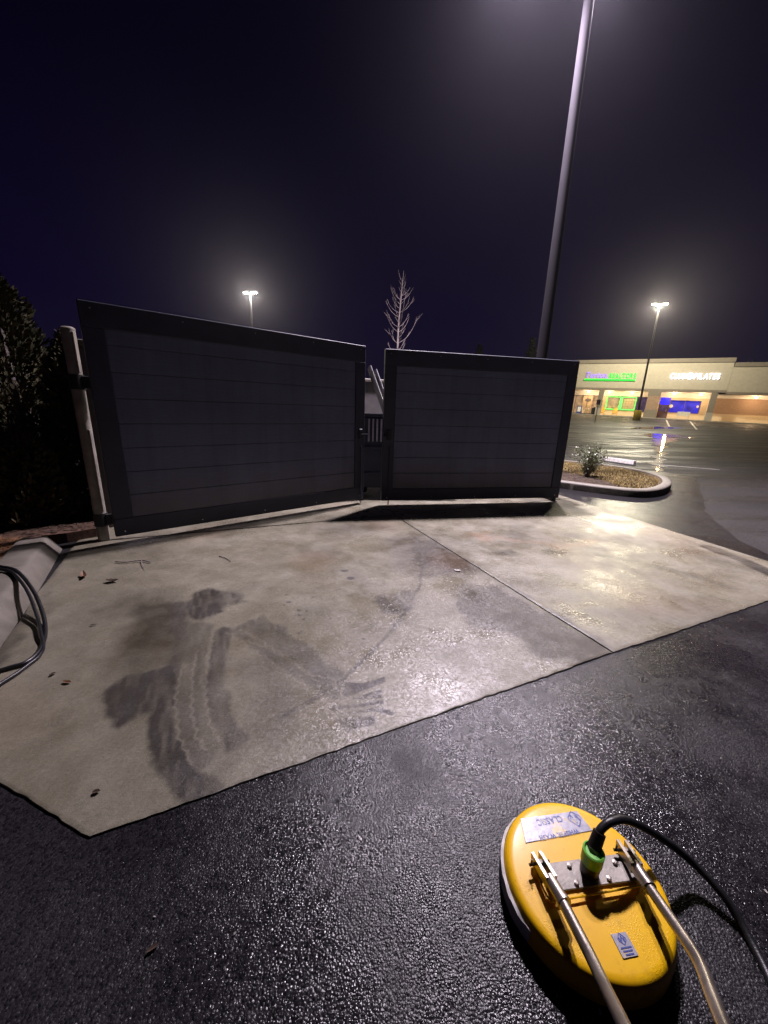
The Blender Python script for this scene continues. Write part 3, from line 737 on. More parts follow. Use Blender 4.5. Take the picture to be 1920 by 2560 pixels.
def shrub(name, loc, h, r, nst, nl, seed, label):
    rng = random.Random(seed); root = empty(name, loc); stems = MB(); V = []; F = []
    for i in range(nst):
        a = rng.random()*6.283; sp_ = rng.random()**.6; hh = h*(.65+.4*rng.random())*(1.05-.3*sp_)
        tip = Vector((math.cos(a)*r*sp_, math.sin(a)*r*sp_, hh)); mid = Vector((tip.x*.35, tip.y*.35, hh*.5))
        pts = spline([(rng.uniform(-.04, .04), rng.uniform(-.04, .04), -.05), mid, tip], 5); stems.tube(pts, [.009-.0012*j*.55 for j in range(len(pts))], 5)
        for j in range(nl):
            t = .28+.72*rng.random(); p = pts[min(len(pts)-1, int(t*(len(pts)-1)+.5))] + Vector((rng.gauss(0, .03), rng.gauss(0, .03), rng.gauss(0, .025)))
            d = Vector((rng.gauss(tip.x, .6), rng.gauss(tip.y, .6), .55+rng.random()*.5)).normalized(); s_ = d.cross(Vector((rng.gauss(0,1), rng.gauss(0,1), rng.gauss(0,1)))).normalized()
            L = .03+.022*rng.random(); o_ = len(V)
            V += [p[:], (p+d*L*.5-s_*L*.25)[:], (p+d*L)[:], (p+d*L*.5+s_*L*.25)[:]]; F.append((o_, o_+1, o_+2, o_+3))
    stems.build('stem', 'bark', root, True)
    me = bpy.data.meshes.new('foliage'); me.from_pydata(V, [], F); me.update(); o_ = link('foliage', me, 'shrub_leaf', root); o_['kind'] = 'stuff'
    return tag(root, label, 'shrub', 'shrubs on the island')
shrub('shrub', (4.713, 8.727, .11), .78, .42, 40, 60, 51, 'small leafy evergreen shrub in dark mulch on the kerbed island')
shrub('shrub', (3.95, 9.75, .11), .55, .35, 20, 30, 52, 'second small shrub half hidden by the edge of the right gate')

# bare young tree
def bare_tree(name, loc, H, seed, label, trunk_r=.045):
    rng = random.Random(seed); root = empty(name, loc)
    tp = spline([(0, 0, -.1), (.02, 0, H*.35), (-.02, .02, H*.65), (.03, 0, H*.85), (.09, 0, H)], 8)
    MB().tube(tp, [trunk_r*(1-i/(len(tp)-1))**.8+.006 for i in range(len(tp))], 8).build('trunk', 'bark', root, True)
    nb = 40
    for i in range(nb):
        k = .42+.53*i/nb; p = tp[int(k*(len(tp)-1))]; a = i*2.4+rng.random()*1.8
        L = ((1.03-k)*H*.118+.10)*(.45+.95*rng.random()); up = .2+.75*rng.random()+k*.35
        d = Vector((math.cos(a), math.sin(a), 0)); mb = MB()
        pts = spline([p, p+d*L*.45+Vector((0, 0, L*up*.35)), p+d*L*.8+Vector((0, 0, L*up*.95)), p+d*L*.95+Vector((0, 0, L*up*1.5))], 4)
        r0 = .011*(1.1-k)+.0045; mb.tube(pts, [r0*(1-.75*j/(len(pts)-1)) for j in range(len(pts))], 5)
        for q in range(rng.randint(2, 4)):
            b0 = pts[rng.randint(3, len(pts)-3)]; a2 = a+rng.uniform(-1.1, 1.1); l2 = L*rng.uniform(.25, .45)
            d2 = Vector((math.cos(a2), math.sin(a2), rng.uniform(.6, 1.6))).normalized()
            mb.tube([b0, b0+d2*l2*.5+Vector((0, 0, .01)), b0+d2*l2+Vector((0, 0, l2*.2))], [r0*.5, r0*.4, r0*.22], 4)
        mb.build('branch', 'bark', root, True)
    return tag(root, label, 'tree')
bare_tree('bare_tree', (.30, 13.9, .1), 5.75, 63, 'bare young tree rising behind the gap between the gates')

# dim evergreens beyond the enclosure
mat_leaf('far_conifer_leaf', (.018, .024, .014), (.04, .045, .026))
def far_tree(loc, h, r, seed, label):
    rng = np.random.default_rng(seed); root = empty('evergreen_tree', (loc[0], loc[1], gz(*loc)))
    MB().tube([(0, 0, -.3), (0, 0, h*.95)], [.2, .03], 8).build('trunk', 'bark', root, True)
    m = 3500; z = h*(.12+.88*rng.random(m)); k = z/h; th = rng.random(m)*6.283
    rad = r*(1-k)*(.55+.45*rng.random(m))*(.8+.3*np.sin(k*40))
    c = np.stack([np.cos(th)*rad, np.sin(th)*rad, z], 1)
    out = np.stack([np.cos(th), np.sin(th), -.2+rng.normal(0, .3, m)], 1); side = np.stack([-np.sin(th), np.cos(th), rng.normal(0, .3, m)], 1)
    L = .35+.25*rng.random(m)
    V = np.stack([c-out*L[:,None]*.3, c+out*L[:,None]*.3-side*L[:,None]*.3, c+out*L[:,None]*.8, c+out*L[:,None]*.3+side*L[:,None]*.3], 1).reshape(-1, 3)
    me = bpy.data.meshes.new('crown'); me.from_pydata(V.tolist(), [], np.arange(m*4).reshape(-1, 4).tolist()); me.update(); link('crown', me, 'far_conifer_leaf', root)
    return tag(root, label, 'tree', 'dim evergreens beyond the enclosure')
far_tree((13.8, 62), 9.5, 2.2, 71, 'dim evergreen tree above the middle of the right gate')
far_tree((21.0, 60), 10.5, 2.4, 72, 'dim evergreen tree just left of the tall near lamp post')

# ------------------------------------------------------------------ lot markings, wheel stop, water
def strip(name, a, b, w, mat, label, h=.005, kind='structure'):
    a = Vector(a); b = Vector(b); n_ = 8; d = (b-a).normalized(); s_ = Vector((-d.y, d.x))*w/2; mb = MB()
    for i in range(n_+1):
        p = a+(b-a)*i/n_; 
        for q in (p-s_, p+s_): mb.v.append((q.x, q.y, gz(q.x, q.y)+LOT_Z+h))
    for i in range(n_): mb.f.append((2*i, 2*i+2, 2*i+3, 2*i+1))
    return tag(mb.build(name, mat), label, kind=kind)
strip('parking_line', (10.22, 21.51), (13.41, 18.74), .11, 'line_paint', 'worn white stall line farthest from the island')
strip('parking_line', (10.0, 21.1), (11.9, 16.5), .0+.10, 'line_paint', 'worn white stall line in the middle of the lot')
strip('parking_line', (8.4, 17.6), (10.6, 14.6), .10, 'line_paint', 'worn white stall line nearer the island')
strip('parking_line', (8.75, 12.55), (10.3, 11.6), .10, 'line_paint', 'white stall line next to the wheel stop')
strip('parking_line', (34.83, 48.56), (25.47, 34.97), .14, 'line_paint', 'white line running towards the blue lit shop')
strip('parking_line', (36.6, 47.0), (25.3, 31.6), .14, 'line_paint', 'white line right of the one running to the blue shop')
for i, (x, y) in enumerate(((30.5, 36.5), (32.2, 37.0), (36.5, 38.0), (41, 40.5))):
    strip('road_dash', (x, y), (x+.75, y+.1), .22, 'line_paint', 'short white dash in the lot in front of the brick bay', )
ws = MB()
L = 1.15; pr_ = [(-.075, 0), (-.06, .10), (-.035, .125), (.035, .125), (.06, .10), (.075, 0)]
for x in (0, .02, L-.02, L):
    for y, z in pr_: ws.v.append((x, y*(1 if 0 < x < L else .9), z*(1 if 0 < x < L else .93)))
for i in range(3):
    for k_ in range(5): a = i*6+k_; ws.f.append((a, a+6, a+7, a+1))
ws.f += [tuple(range(6)), tuple(18+k_ for k_ in reversed(range(6)))]
o = ws.build('wheel_stop', 'wheel_stop_concrete', None, False, (7.58, 13.25, LOT_Z+.02), (0, 0, R(-66))); tag(o, 'white concrete wheel stop lying just beyond the island', 'wheel stop')
a = N('water'); a.set(Base_Color=(.02, .02, .022), Roughness=.06); a.b.inputs['IOR'].default_value = 1.33
nz = a.noise(14, 2); a.set(Normal=a.bump(nz.outputs['Fac'], .12, .01))
def water(name, pts, ws_, label, seed):
    P = spline([(x, y, 0) for x, y in pts], 14); m = len(P); mb = MB()
    for i, p in enumerate(P):
        d = (P[min(i+1, m-1)]-P[max(i-1, 0)]).normalized(); s_ = Vector((-d.y, d.x, 0))
        w = np.interp(i/(m-1), np.linspace(0, 1, len(ws_)), ws_)
        wl = w*(.6+.8*abs(mnoise.noise((i*.45, seed, 0)))*1.6); wr = w*(.6+.8*abs(mnoise.noise((i*.45, seed+9, 0)))*1.6)
        j = s_*1.6*w*mnoise.noise((i*.33, seed+5, 0))
        for q in (p+j-s_*wl, p+j+s_*wr): mb.v.append((q.x, q.y, gz(q.x, q.y)+LOT_Z+.009))
    for i in range(m-1): mb.f.append((2*i, 2*i+2, 2*i+3, 2*i+1))
    return tag(mb.build(name, 'water', None, True), label, kind='structure')
water('rivulet', [(7.96, 10.9), (8.99, 12.53), (10.59, 14.68), (13.19, 18.37), (16.49, 22.85), (18.5, 25.91)], [.10, .16, .18, .18, .35, .9, 1.1], 'shining trickle of water running down the lot', 3)
water('puddle', [(19.5, 30.5), (22.5, 32.5), (25.5, 33.6)], [.2, .8, .9, .3], 'puddle in the lot mirroring the blue shop window', 8)
water('puddle', [(6.0, 11.8), (7.6, 11.3)], [.1, .14, .06], 'thin film of water along the island kerb', 12)

# ------------------------------------------------------------------ shops
simple('stucco', (.46, .41, .325), .85, var=.08, scale=3, bump=.3, bscale=60)
simple('stucco_dark', (.22, .19, .15), .85, var=.1, scale=3)
simple('white_soffit', (.72, .70, .66), .7, var=.05)
simple('cream_wall', (.62, .50, .34), .8, var=.1)
simple('grey_trim', (.12, .11, .11), .6)
simple('roof_felt', (.04, .04, .045), .9)
a = N('shop_brick'); br_ = a.n('TexBrick', Scale=1.0); mpn = a.n('Mapping'); a.l(a.coord(), mpn.inputs['Vector'])
mpn.inputs['Rotation'].default_value = (R(90), 0, 0); a.l(mpn.outputs[0], br_.inputs['Vector'])
br_.inputs['Color1'].default_value = (.34, .20, .12, 1); br_.inputs['Color2'].default_value = (.26, .145, .09, 1); br_.inputs['Mortar'].default_value = (.42, .36, .28, 1)
br_.inputs['Brick Width'].default_value = .22; br_.inputs['Row Height'].default_value = .075; br_.inputs['Mortar Size'].default_value = .008
a.set(Base_Color=br_.outputs['Color'], Roughness=.85)
a = N('dark_glass'); a.set(Base_Color=(.03, .03, .035), Roughness=.08)
simple('purple_glass', (.06, .03, .08), .15)
a = N('shop_interior'); nz = a.noise(1.6, 4); a.set(Base_Color=(.25, .2, .15), Emission_Color=a.ramp(nz.outputs['Fac'], [(.35, (.10, .055, .03)), (.65, (.42, .27, .15))]), Emission_Strength=.9)
a = N('blue_interior'); nz = a.noise(1.3, 4); a.set(Base_Color=(.02, .02, .1), Emission_Color=a.ramp(nz.outputs['Fac'], [(.3, (.004, .004, .22)), (.7, (.02, .02, .75))]), Emission_Strength=1.1)
a = N('purple_interior'); nz = a.noise(2.5, 4); a.set(Base_Color=(.02, .02, .05), Emission_Color=a.ramp(nz.outputs['Fac'], [(.4, (.012, .006, .03)), (.7, (.13, .05, .20))]), Emission_Strength=.8)
emit('blue_glow', (.01, .01, 1.0), 2.2)
emit('neon_green', (.10, 1.0, .12), 2.4)
emit('sign_white', (1.0, .97, 1.0), 2.6)
emit('sign_green', (.02, .85, .06), 1.5)
emit('sign_purple', (.34, .22, 1.0), 1.5)
emit('soffit_lamp', (1.0, .82, .55), 14)
simple('poster_paper', (.62, .52, .36), .7)
simple('door_brown', (.09, .05, .06), .5)
simple('bench_grey', (.50, .50, .46), .6)
simple('chair_yellow', (.75, .42, .03), .5)
simple('board_blue', (.05, .06, .22), .5)
simple('paper_white', (.75, .74, .72), .6)
simple('sidewalk_concrete', (.36, .33, .28), .7)
ang = math.atan2(TY, TX)
SHOP = empty('shop_building', (FO[0], FO[1], 1.39+LOT_Z), (0, R(1.5), ang))
tag(SHOP, 'beige strip of shops with lit signs across the lot', 'building')
def sb(name, mat, x0, x1, y0, y1, z0, z1, parent=SHOP, b=.0):
    mb = MB(); (mb.bbox(x0, x1, y0, y1, z0, z1, b) if b else mb.box(x0, x1, y0, y1, z0, z1)); return mb.build(name, mat, parent)
XL, XR = -22, 34
sb('upper_wall', 'stucco', XL, 7.25, 0, .4, 3.78, 6.98); sb('cornice', 'stucco_dark', XL, 7.33, -.12, .5, 6.985, 7.5, b=.03)
sb('upper_wall', 'stucco', 7.255, XR, .03, .4, 3.60, 6.45); sb('cornice', 'stucco_dark', 7.34, XR, -.09, .5, 6.455, 6.95, b=.03)
sb('beam', 'stucco_dark', XL, 7.25, -.04, .45, 3.50, 3.775); sb('beam', 'stucco_dark', 7.255, XR, -.02, .45, 3.32, 3.595)
sb('roof', 'roof_felt', XL, XR, .5, 22, 5.6, 6.0)
sb('side_wall', 'stucco', XL, XL+.3, .5, 22, -1, 5.59); sb('side_wall', 'stucco', XR-.3, XR, .5, 22, -1, 5.59)
sb('soffit', 'white_soffit', XL, 6.3, .46, 3.4, 3.46, 3.55); sb('soffit', 'white_soffit', 6.31, XR, .46, 3.4, 3.27, 3.36)
for x0, x1 in ((-14.2, -13.6), (-6.5, -5.9), (5.93, 6.54), (14.3, 15.0), (23, 23.7)):
    c = sb('column', 'stucco_dark', x0, x1, -.01, .6, 0.12, 3.495 if x1 < 7 else 3.31); sb('column_base', 'sidewalk_concrete', x0-.05, x1+.05, -.06, .65, .1, 1.05, c)
c = sb('column', 'shop_brick', -.6, .73, -.01, 1.0, .12, 3.495); sb('column_base', 'stucco_dark', -.65, .78, -.06, 1.05, .1, 1.10, c); sb('column_head', 'stucco_dark', -.63, .76, -.035, 1.03, 2.9, 3.49, c)
# recessed shop fronts
YB = 3.2
sb('bulkhead', 'white_soffit', XL, 6.3, YB-.05, YB+.25, 2.86, 3.45); sb('bulkhead', 'white_soffit', 6.31, XR, YB-.05, YB+.25, 2.95, 3.26)
sb('knee_wall', 'cream_wall', XL, -13.5, YB, YB+.3, .1, 2.85)
sb('knee_wall', 'cream_wall', -6.4, -1.95, YB-.02, YB+.3, .1, .85); sb('wall_panel', 'cream_wall', -6.4, -5.75, YB, YB+.3, .86, 2.85)
sb('wall_panel', 'cream_wall', -.65, .35, YB, YB+.3, .1, 2.85); sb('wall_panel', 'cream_wall', .36, .80, YB, YB+.3, .1, 2.85)
sb('knee_wall', 'cream_wall', 2.0, 6.2, YB-.02, YB+.3, .1, .88); sb('wall_panel', 'cream_wall', 5.35, 6.3, YB, YB+.3, .885, 2.85)
bw = sb('brick_wall', 'shop_brick', 6.31, XR, YB, YB+.3, 1.02, 2.94); sb('brick_wall_base', 'cream_wall', 6.31, XR, YB-.06, YB+.3, .1, 1.015)
def window(x0, x1, z0, z1, inside, frame='grey_trim', panes=1, glass='dark_glass', depth=.5):
    w = sb('window', inside, x0, x1, YB+depth, YB+depth+.02, z0, z1); fw = .06
    sb('frame', frame, x0, x1, YB-.03, YB+.06, z1-fw, z1, w); sb('frame', frame, x0, x1, YB-.03, YB+.06, z0, z0+fw, w)
    for i in range(panes+1):
        x = x0+(x1-x0-fw)*i/panes; sb('frame', frame, x, x+fw, YB-.028, YB+.058, z0+fw+.001, z1-fw-.001, w)
    return w
a = N('clear_glass'); a.set(Base_Color=(.9, .9, .95), Roughness=.02, Transmission_Weight=1.0); a.b.inputs['IOR'].default_value = 1.05
# bay one: half hidden by the gate
w1 = window(-13.3, -6.6, .15, 2.84, 'shop_interior', panes=4)
sb('white_panel', 'cream_wall', -8.9, -7.6, YB-.01, YB+.04, .16, 2.8)
mb = MB(); mb.lathe([(.42, 0), (.42, .03)], 24)
ov = mb.build('oval_sign', 'grey_trim', SHOP, True); ov.location = (-8.2, YB-.02, 2.15); ov.rotation_euler = (R(90), 0, 0); ov.scale = (1, .55, 1)
# bay two: green neon window with notices, then the purple window
w2 = window(-5.72, -1.95, .90, 2.80, 'shop_interior', panes=2)
for i in range(4):
    for j in range(4): sb('notice', 'poster_paper', -3.55+i*.36, -3.25+i*.36, YB+.10, YB+.11, 1.12+j*.36, 1.42+j*.36, w2)
for i in range(3): sb('notice', 'poster_paper', -5.3+i*.5, -4.95+i*.5, YB+.2, YB+.21, 1.1+.12*(i % 2), 1.4+.12*(i % 2), w2)
tubes = []
for x0, x1 in ((-5.65, -3.95), (-3.72, -2.02)):
    t_ = MB().tube([(x0, YB-.09, .98), (x1, YB-.09, .98), (x1, YB-.09, 2.72), (x0, YB-.09, 2.72), (x0, YB-.09, .98)], .05, 8).build('neon_tube', 'neon_green', SHOP, True)
sb('neon_mullion', 'neon_green', -3.90, -3.77, YB-.10, YB-.035, 1.0, 2.70)
w3 = window(-1.90, -.70, .75, 2.80, 'purple_interior', panes=1); sb('knee_wall', 'cream_wall', -1.94, -.66, YB-.02, YB+.3, .1, .745)
# bay three: blue lit studio
d3 = sb('door', 'door_brown', .85, 1.95, YB+.02, YB+.08, .12, 2.82); sb('door_glass', 'purple_interior', 1.0, 1.8, YB+.005, YB+.018, 1.0, 1.9, d3)
sb('door_light', 'blue_glow', .87, 1.93, YB-.005, YB+.015, 1.95, 2.80, d3); sb('handle', 'screw_steel', 1.72, 1.76, YB-.05, YB+.0, .95, 1.35, d3)
sb('window_trim', 'cream_wall', 2.0, 5.34, YB-.01, YB+.2, 2.56, 2.85)
w4 = window(2.02, 5.30, .89, 2.55, 'blue_interior', panes=2)
for x in (2.2, 5.0): MB().lathe([(.22, 0), (.22, .02)], 20).build('decal', 'paper_white', w4, True, (x if x < 3 else 5.05, YB-.04, 1.75 if x < 3 else 1.8), (R(90), 0, 0)).scale = (1, 1, 1) if x < 3 else (.6, .8, 1)
# soffit lamps
def soffit_lamp(x, z, y=1.6, watts=SOFFIT_W):
    h = empty('soffit_lamp', (x, y, z), (0, 0, 0), SHOP)
    MB().lathe([(.16, 0), (.17, -.04), (.15, -.10)], 16).build('fitting', 'lamp_housing', h, True)
    MB().lathe([(.14, -.10), (.15, -.16), (.10, -.24), (.03, -.26)], 16).build('globe', 'soffit_lamp', h, True)
    L_ = bpy.data.lights.new('soffit_light', 'POINT'); L_.energy = watts; L_.color = (1.0, .66, .36); L_.shadow_soft_size = .16
    o_ = bpy.data.objects.new('soffit_light', L_); COL.objects.link(o_); o_.parent = h; o_.location = (0, 0, -.45)
for x, z in ((-8.1, 3.46), (-5.4, 3.46), (-2.6, 3.46), (2.2, 3.46), (5.0, 3.46), (10.3, 3.27), (14.2, 3.27)): soffit_lamp(x, z)
for x in (8.5, 8.9): MB().tube([(x, 1.2, 5.9), (x, 1.2, 7.35)], .06, 8).build('vent_pipe', 'pole_steel', SHOP, True)
sb('roof_unit', 'grey_trim', 16, 18.5, 3, 5, 6.0, 7.3, b=.05)
# wall behind the shop fronts so that nothing shows through
sb('rear_wall', 'grey_trim', XL+.3, XR-.3, YB+1.2, YB+1.4, 0, 5.59)
# pavement in front
pv = sb('sidewalk', 'sidewalk_concrete', XL, XR, -.9, 4.3, -.4, .10, None); pv.parent = None
pv.location = SHOP.location; pv.rotation_euler = SHOP.rotation_euler; tag(pv, 'pale sidewalk in front of the shops', kind='structure')
# illuminated shop signs: each a thing fixed to the wall, one part per letter
FR = Matrix.Rotation(R(90), 3, 'X')
def sign_root(name, x, z, label):
    r_ = empty(name); r_.location = SHOP.matrix_basis @ Vector((x, 0, z)) if False else (0, 0, 0); return r_
bpy.context.view_layer.update()
SM = SHOP.matrix_world.copy()
def on_shop(name, x, y, z, label, cat, group=None):
    r_ = empty(name); r_.matrix_world = SM @ Matrix.Translation((x, y, z)); return tag(r_, label, cat, group)
s1 = on_shop('realtor_sign', -8.55, -.12, 5.0, 'purple script and green block letter sign with green underline', 'sign')
text_letters('Turton,', 2.75, 1.05, 'sign_purple', s1, Vector((0, 0, .12)), FR, .05, .008, .30, gap=.06)
text_letters('REALTORS', 3.15, .84, 'sign_green', s1, Vector((2.92, 0, .12)), FR, .05, .012, 0, gap=.15)
MB().box(-.15, 6.1, -.06, .06, -.24, -.06).build('underline_bar', 'sign_green', s1)
MB().box(-.1, 6.05, .062, .118, -.2, .9).build('backing', 'stucco', s1)
s2 = on_shop('pilates_sign', 1.30, -.12, 5.0, 'white lit CLUB PILATES sign with round emblem', 'sign')
text_letters('CLUB', 1.58, .96, 'sign_white', s2, Vector((0, 0, .04)), FR, .05, .016, .10, gap=.12)
text_letters('PILATES', 2.50, .96, 'sign_white', s2, Vector((2.45, 0, .04)), FR, .05, .016, .10, gap=.12)
def ring(r0, r1, seg=28, d=.05):
    mb = MB()
    for r_ in (r0, r1):
        for y in (-d, d):
            for k_ in range(seg): t = 6.2832*k_/seg; mb.v.append((r_*math.cos(t), y, r_*math.sin(t)))
    for k_ in range(seg):
        j = (k_+1) % seg; A, B, C, D = 0, seg, 2*seg, 3*seg
        mb.f += [(A+k_, A+j, C+j, C+k_), (B+k_, D+k_, D+j, B+j), (C+k_, C+j, D+j, D+k_), (A+k_, B+k_, B+j, A+j)]
    return mb
ring(.27, .38).build('emblem_ring', 'sign_white', s2, False, (2.02, 0, .38)); ring(.06, .13).build('emblem_ring', 'sign_white', s2, False, (2.02, 0, .38))
# things on the pavement
def chair(x, y, label):
    c = on_shop('lawn_chair', x, y, .10, label, 'chair', 'yellow chairs in front of the green window')
    for sx in (-.27, .27):
        MB().bbox(sx-.03, sx+.03, -.30, -.22, 0, .58, .008).build('leg', 'chair_yellow', c)
        MB().add([(sx-.025, .30, 0), (sx+.025, .30, 0), (sx+.025, .40, 0), (sx-.025, .40, 0), (sx-.025, -.2, .40), (sx+.025, -.2, .40), (sx+.025, -.2, .30), (sx-.025, -.2, .30)], [(0,1,5,4),(1,2,6,5),(2,3,7,6),(3,0,4,7),(4,5,6,7),(3,2,1,0)]).build('leg', 'chair_yellow', c)
        MB().bbox(sx-.07, sx+.07, -.36, .28, .58, .605, .006).build('armrest', 'chair_yellow', c)
    for k_ in range(5): MB().bbox(-.25, .25, -.28+k_*.11, -.19+k_*.11, .37-.03*k_, .39-.03*k_, .004).build('seat_slat', 'chair_yellow', c)
    for k_ in range(5):
        x0 = -.25+k_*.102; h = 1.12-.035*abs(k_-2)**2
        MB().add([(x0, .24, .25), (x0+.09, .24, .25), (x0+.09, .50, h), (x0, .50, h), (x0, .265, .25), (x0+.09, .265, .25), (x0+.09, .525, h), (x0, .525, h)], [(0,1,2,3),(7,6,5,4),(0,4,5,1),(1,5,6,2),(2,6,7,3),(3,7,4,0)]).build('back_slat', 'chair_yellow', c)
    return c
chair(-5.75, 1.1, 'yellow slatted chair nearer the column, in front of green-framed window')
chair(-4.15, 1.1, 'yellow slatted chair nearer the middle of the green-framed window')
bn = on_shop('bench', 3.05, 1.4, .10, 'pale grey bench in front of the blue lit window', 'bench')
MB().bbox(0, 1.35, -.28, .18, .40, .46, .01).build('seat', 'bench_grey', bn); MB().bbox(0, 1.35, .19, .25, .47, .95, .01).build('backrest', 'bench_grey', bn)
for x in (.05, 1.22): MB().bbox(x, x+.08, -.25, .25, 0, .395, .01).build('leg', 'bench_grey', bn); MB().bbox(x, x+.08, -.26, .185, .60, .65, .01).build('armrest', 'bench_grey', bn)
bo = on_shop('sandwich_board', -8.75, .6, .10, 'blue framed sandwich board in front of the left shop bay', 'sandwich board')
for s_ in (-1, 1):
    MB().add([(-.32, s_*.28, 0), (.32, s_*.28, 0), (.32, s_*.03, 1.1), (-.32, s_*.03, 1.1), (-.32, s_*.25, 0), (.32, s_*.25, 0), (.32, s_*.0+.001*s_, 1.1), (-.32, s_*.001, 1.1)], [(0,1,2,3),(7,6,5,4),(0,4,5,1),(1,5,6,2),(2,6,7,3),(3,7,4,0)]).build('panel', 'board_blue', bo)
MB().add([(-.22, -.222, .28), (.22, -.222, .28), (.22, -.06, .98), (-.22, -.06, .98)], [(0,1,2,3)]).build('paper', 'paper_white', bo)
tb = on_shop('cafe_table', -7.75, .9, .10, 'small pale round table in front of the left shop bay', 'table')
MB().lathe([(.36, .70), (.37, .72), (.36, .74)], 24).build('table_top', 'paper_white', tb, True); MB().tube([(0, 0, 0), (0, 0, .70)], .03, 8).build('leg', 'grey_trim', tb); MB().lathe([(.22, 0), (.20, .03), (.04, .05)], 20).build('base', 'grey_trim', tb, True)
for i, (x, y) in enumerate(((-8.25, .95), (-7.2, .95))):
    c = on_shop('cafe_chair', x, y, .10, ['pale cafe chair between sandwich board and round table', 'pale cafe chair between round table and column'][i], 'chair', 'cafe chairs at the left shop bay')
    MB().bbox(-.2, .2, -.2, .2, .43, .46, .008).build('seat', 'paper_white', c)
    sd = -1 if i == 0 else 1
    MB().bbox(sd*.18-.015, sd*.18+.015, -.2, .2, .50, .88, .008).build('backrest', 'paper_white', c)
    for sx in (-.17, .17):
        for sy in (-.17, .17): MB().tube([(sx, sy, 0), (sx, sy, .43)], .015, 6).build('leg', 'grey_trim', c)
bi = on_shop('litter_bin', -6.85, .9, .10, 'black litter bin beside the first column', 'litter bin')
MB().lathe([(.26, 0), (.29, .05), (.30, .80), (.28, .84)], 20).build('body', 'black_steel', bi, True); MB().lathe([(.30, .845), (.30, .90), (.16, 1.02), (.15, 1.03)], 20).build('lid', 'black_steel', bi, True)
sp_ = empty('sign_post', (19.79, 36.93, gz(19.79, 36.93)+LOT_Z))
MB().tube([(0, 0, -.1), (0, 0, 2.2)], .035, 8).build('post', 'galvanised', sp_, True); MB().bbox(-.16, .16, -.005, .005, 1.7, 2.15, .002).build('plate', 'grey_trim', sp_, False, (.03, .05, 0), (0, 0, ang))
tag(sp_, 'thin grey sign post standing in the lot before the first column', 'sign post')

# ------------------------------------------------------------------ surface cleaner
def mat_yellow():
    a = N('yellow_shell')
    nz = a.noise(6, 5); sc = a.noise(40, 6, .7); drop = a.n('TexVoronoi', Scale=190.0); a.l(a.coord(), drop.inputs['Vector'])
    c = a.ramp(nz.outputs['Fac'], [(.3, (.82, .45, .003)), (.7, (.88, .53, .004))])
    c = a.mix(a.ramp(sc.outputs['Fac'], [(.62, (0, 0, 0)), (.72, (.55,)*3)]), c, (.36, .16, .02))
    gm = a.noise(11, 6, .75); c = a.mix(a.ramp(gm.outputs['Fac'], [(.54, (0, 0, 0)), (.70, (.45,)*3)]), c, (.42, .22, .02))
    dm = a.noise(9, 3); wet = a.ramp(dm.outputs['Fac'], [(.52, (0, 0, 0)), (.62, (1, 1, 1))])
    dh = a.ramp(drop.outputs['Distance'], [(.0, (1, 1, 1)), (.42, (0, 0, 0))])
    h = a.math('MULTIPLY', dh, wet)
    a.set(Base_Color=c, Roughness=.45, Normal=a.bump(h, .38, .0018, a.bump(sc.outputs['Fac'], .08, .002)))
    a.b.inputs['Coat Weight'].default_value = .12; a.b.inputs['Coat Roughness'].default_value = .2; a.b.inputs['Specular IOR Level'].default_value = .35
mat_yellow()
simple('skirt_white', (.62, .60, .56), .7, var=.3)
simple('cleaner_plate', (.30, .275, .24), .55, metal=.3, var=.35, scale=14, bump=.4, bscale=60)
simple('cleaner_steel', (.34, .30, .26), .34, metal=.85, var=.2, scale=14, bump=.15, bscale=80)
simple('green_collar', (.16, .48, .06), .4)
simple('fitting_black', (.03, .024, .020), .4, metal=.3, var=.5)
def mat_sticker():
    a = N('sticker_foil'); nz = a.noise(13, 6, .7); sc = a.noise(60, 4)
    c = a.ramp(nz.outputs['Fac'], [(.40, (.27, .27, .33)), (.54, (.36, .355, .40)), (.60, (.52, .40, .20)), (.68, (.50, .46, .40))])
    a.set(Base_Color=c, Roughness=.32, Metallic=.15, Normal=a.bump(sc.outputs['Fac'], .5, .001))
    b = N('sticker_blue'); nz = b.noise(26, 5, .7)
    b.set(Base_Color=b.ramp(nz.outputs['Fac'], [(.52, (.035, .06, .26)), (.66, (.40, .40, .46))]), Roughness=.35)
mat_sticker()
def dn(pt):
    x, y, z = pt; dz = .050*min(1, max(0, (z-.02)/.10)); k_ = (1.5-z+dz)/(1.5-z); return (x*k_, y*k_, z-dz)
CX, CY, _z = dn((.653, .825, .13))
CL = empty('surface_cleaner', (CX, CY, LOT_Z)); tag(CL, 'round yellow surface cleaner with steel handle on the wet asphalt', 'surface cleaner')
ZT = .080 - LOT_Z
MB().lathe([(.238, .012), (.247, .014), (.246, .05), (.242, ZT-.020), (.237, ZT-.006), (.228, ZT+.001), (.215, ZT+.003), (.12, ZT+.005), (.02, ZT+.006)], 96).build('shell', 'yellow_shell', CL, True)
MB().lathe([(.205, .004), (.226, .002), (.230, .022), (.222, .024)], 64).build('brush_skirt', 'black_steel', CL, True)
bs = MB()
for i in range(25):
    t = R(128+82*i/24); e2 = .006*min(1, 6*min(i, 24-i)/24)
    for r_, z_ in ((.2455, .016), (.2475+e2, .014), (.2475+e2, .062+.004*math.sin(i*1.7)), (.2445, .066)): bs.v.append((r_*math.cos(t), r_*math.sin(t), z_))
for i in range(24):
    for k_ in range(4): a_ = i*4+k_; b_ = i*4+(k_+1) % 4; bs.f.append((a_, b_, b_+4, a_+4))
bs.f += [(3,2,1,0), (96,97,98,99)]
bs.build('bumper_strip', 'skirt_white', CL, True)
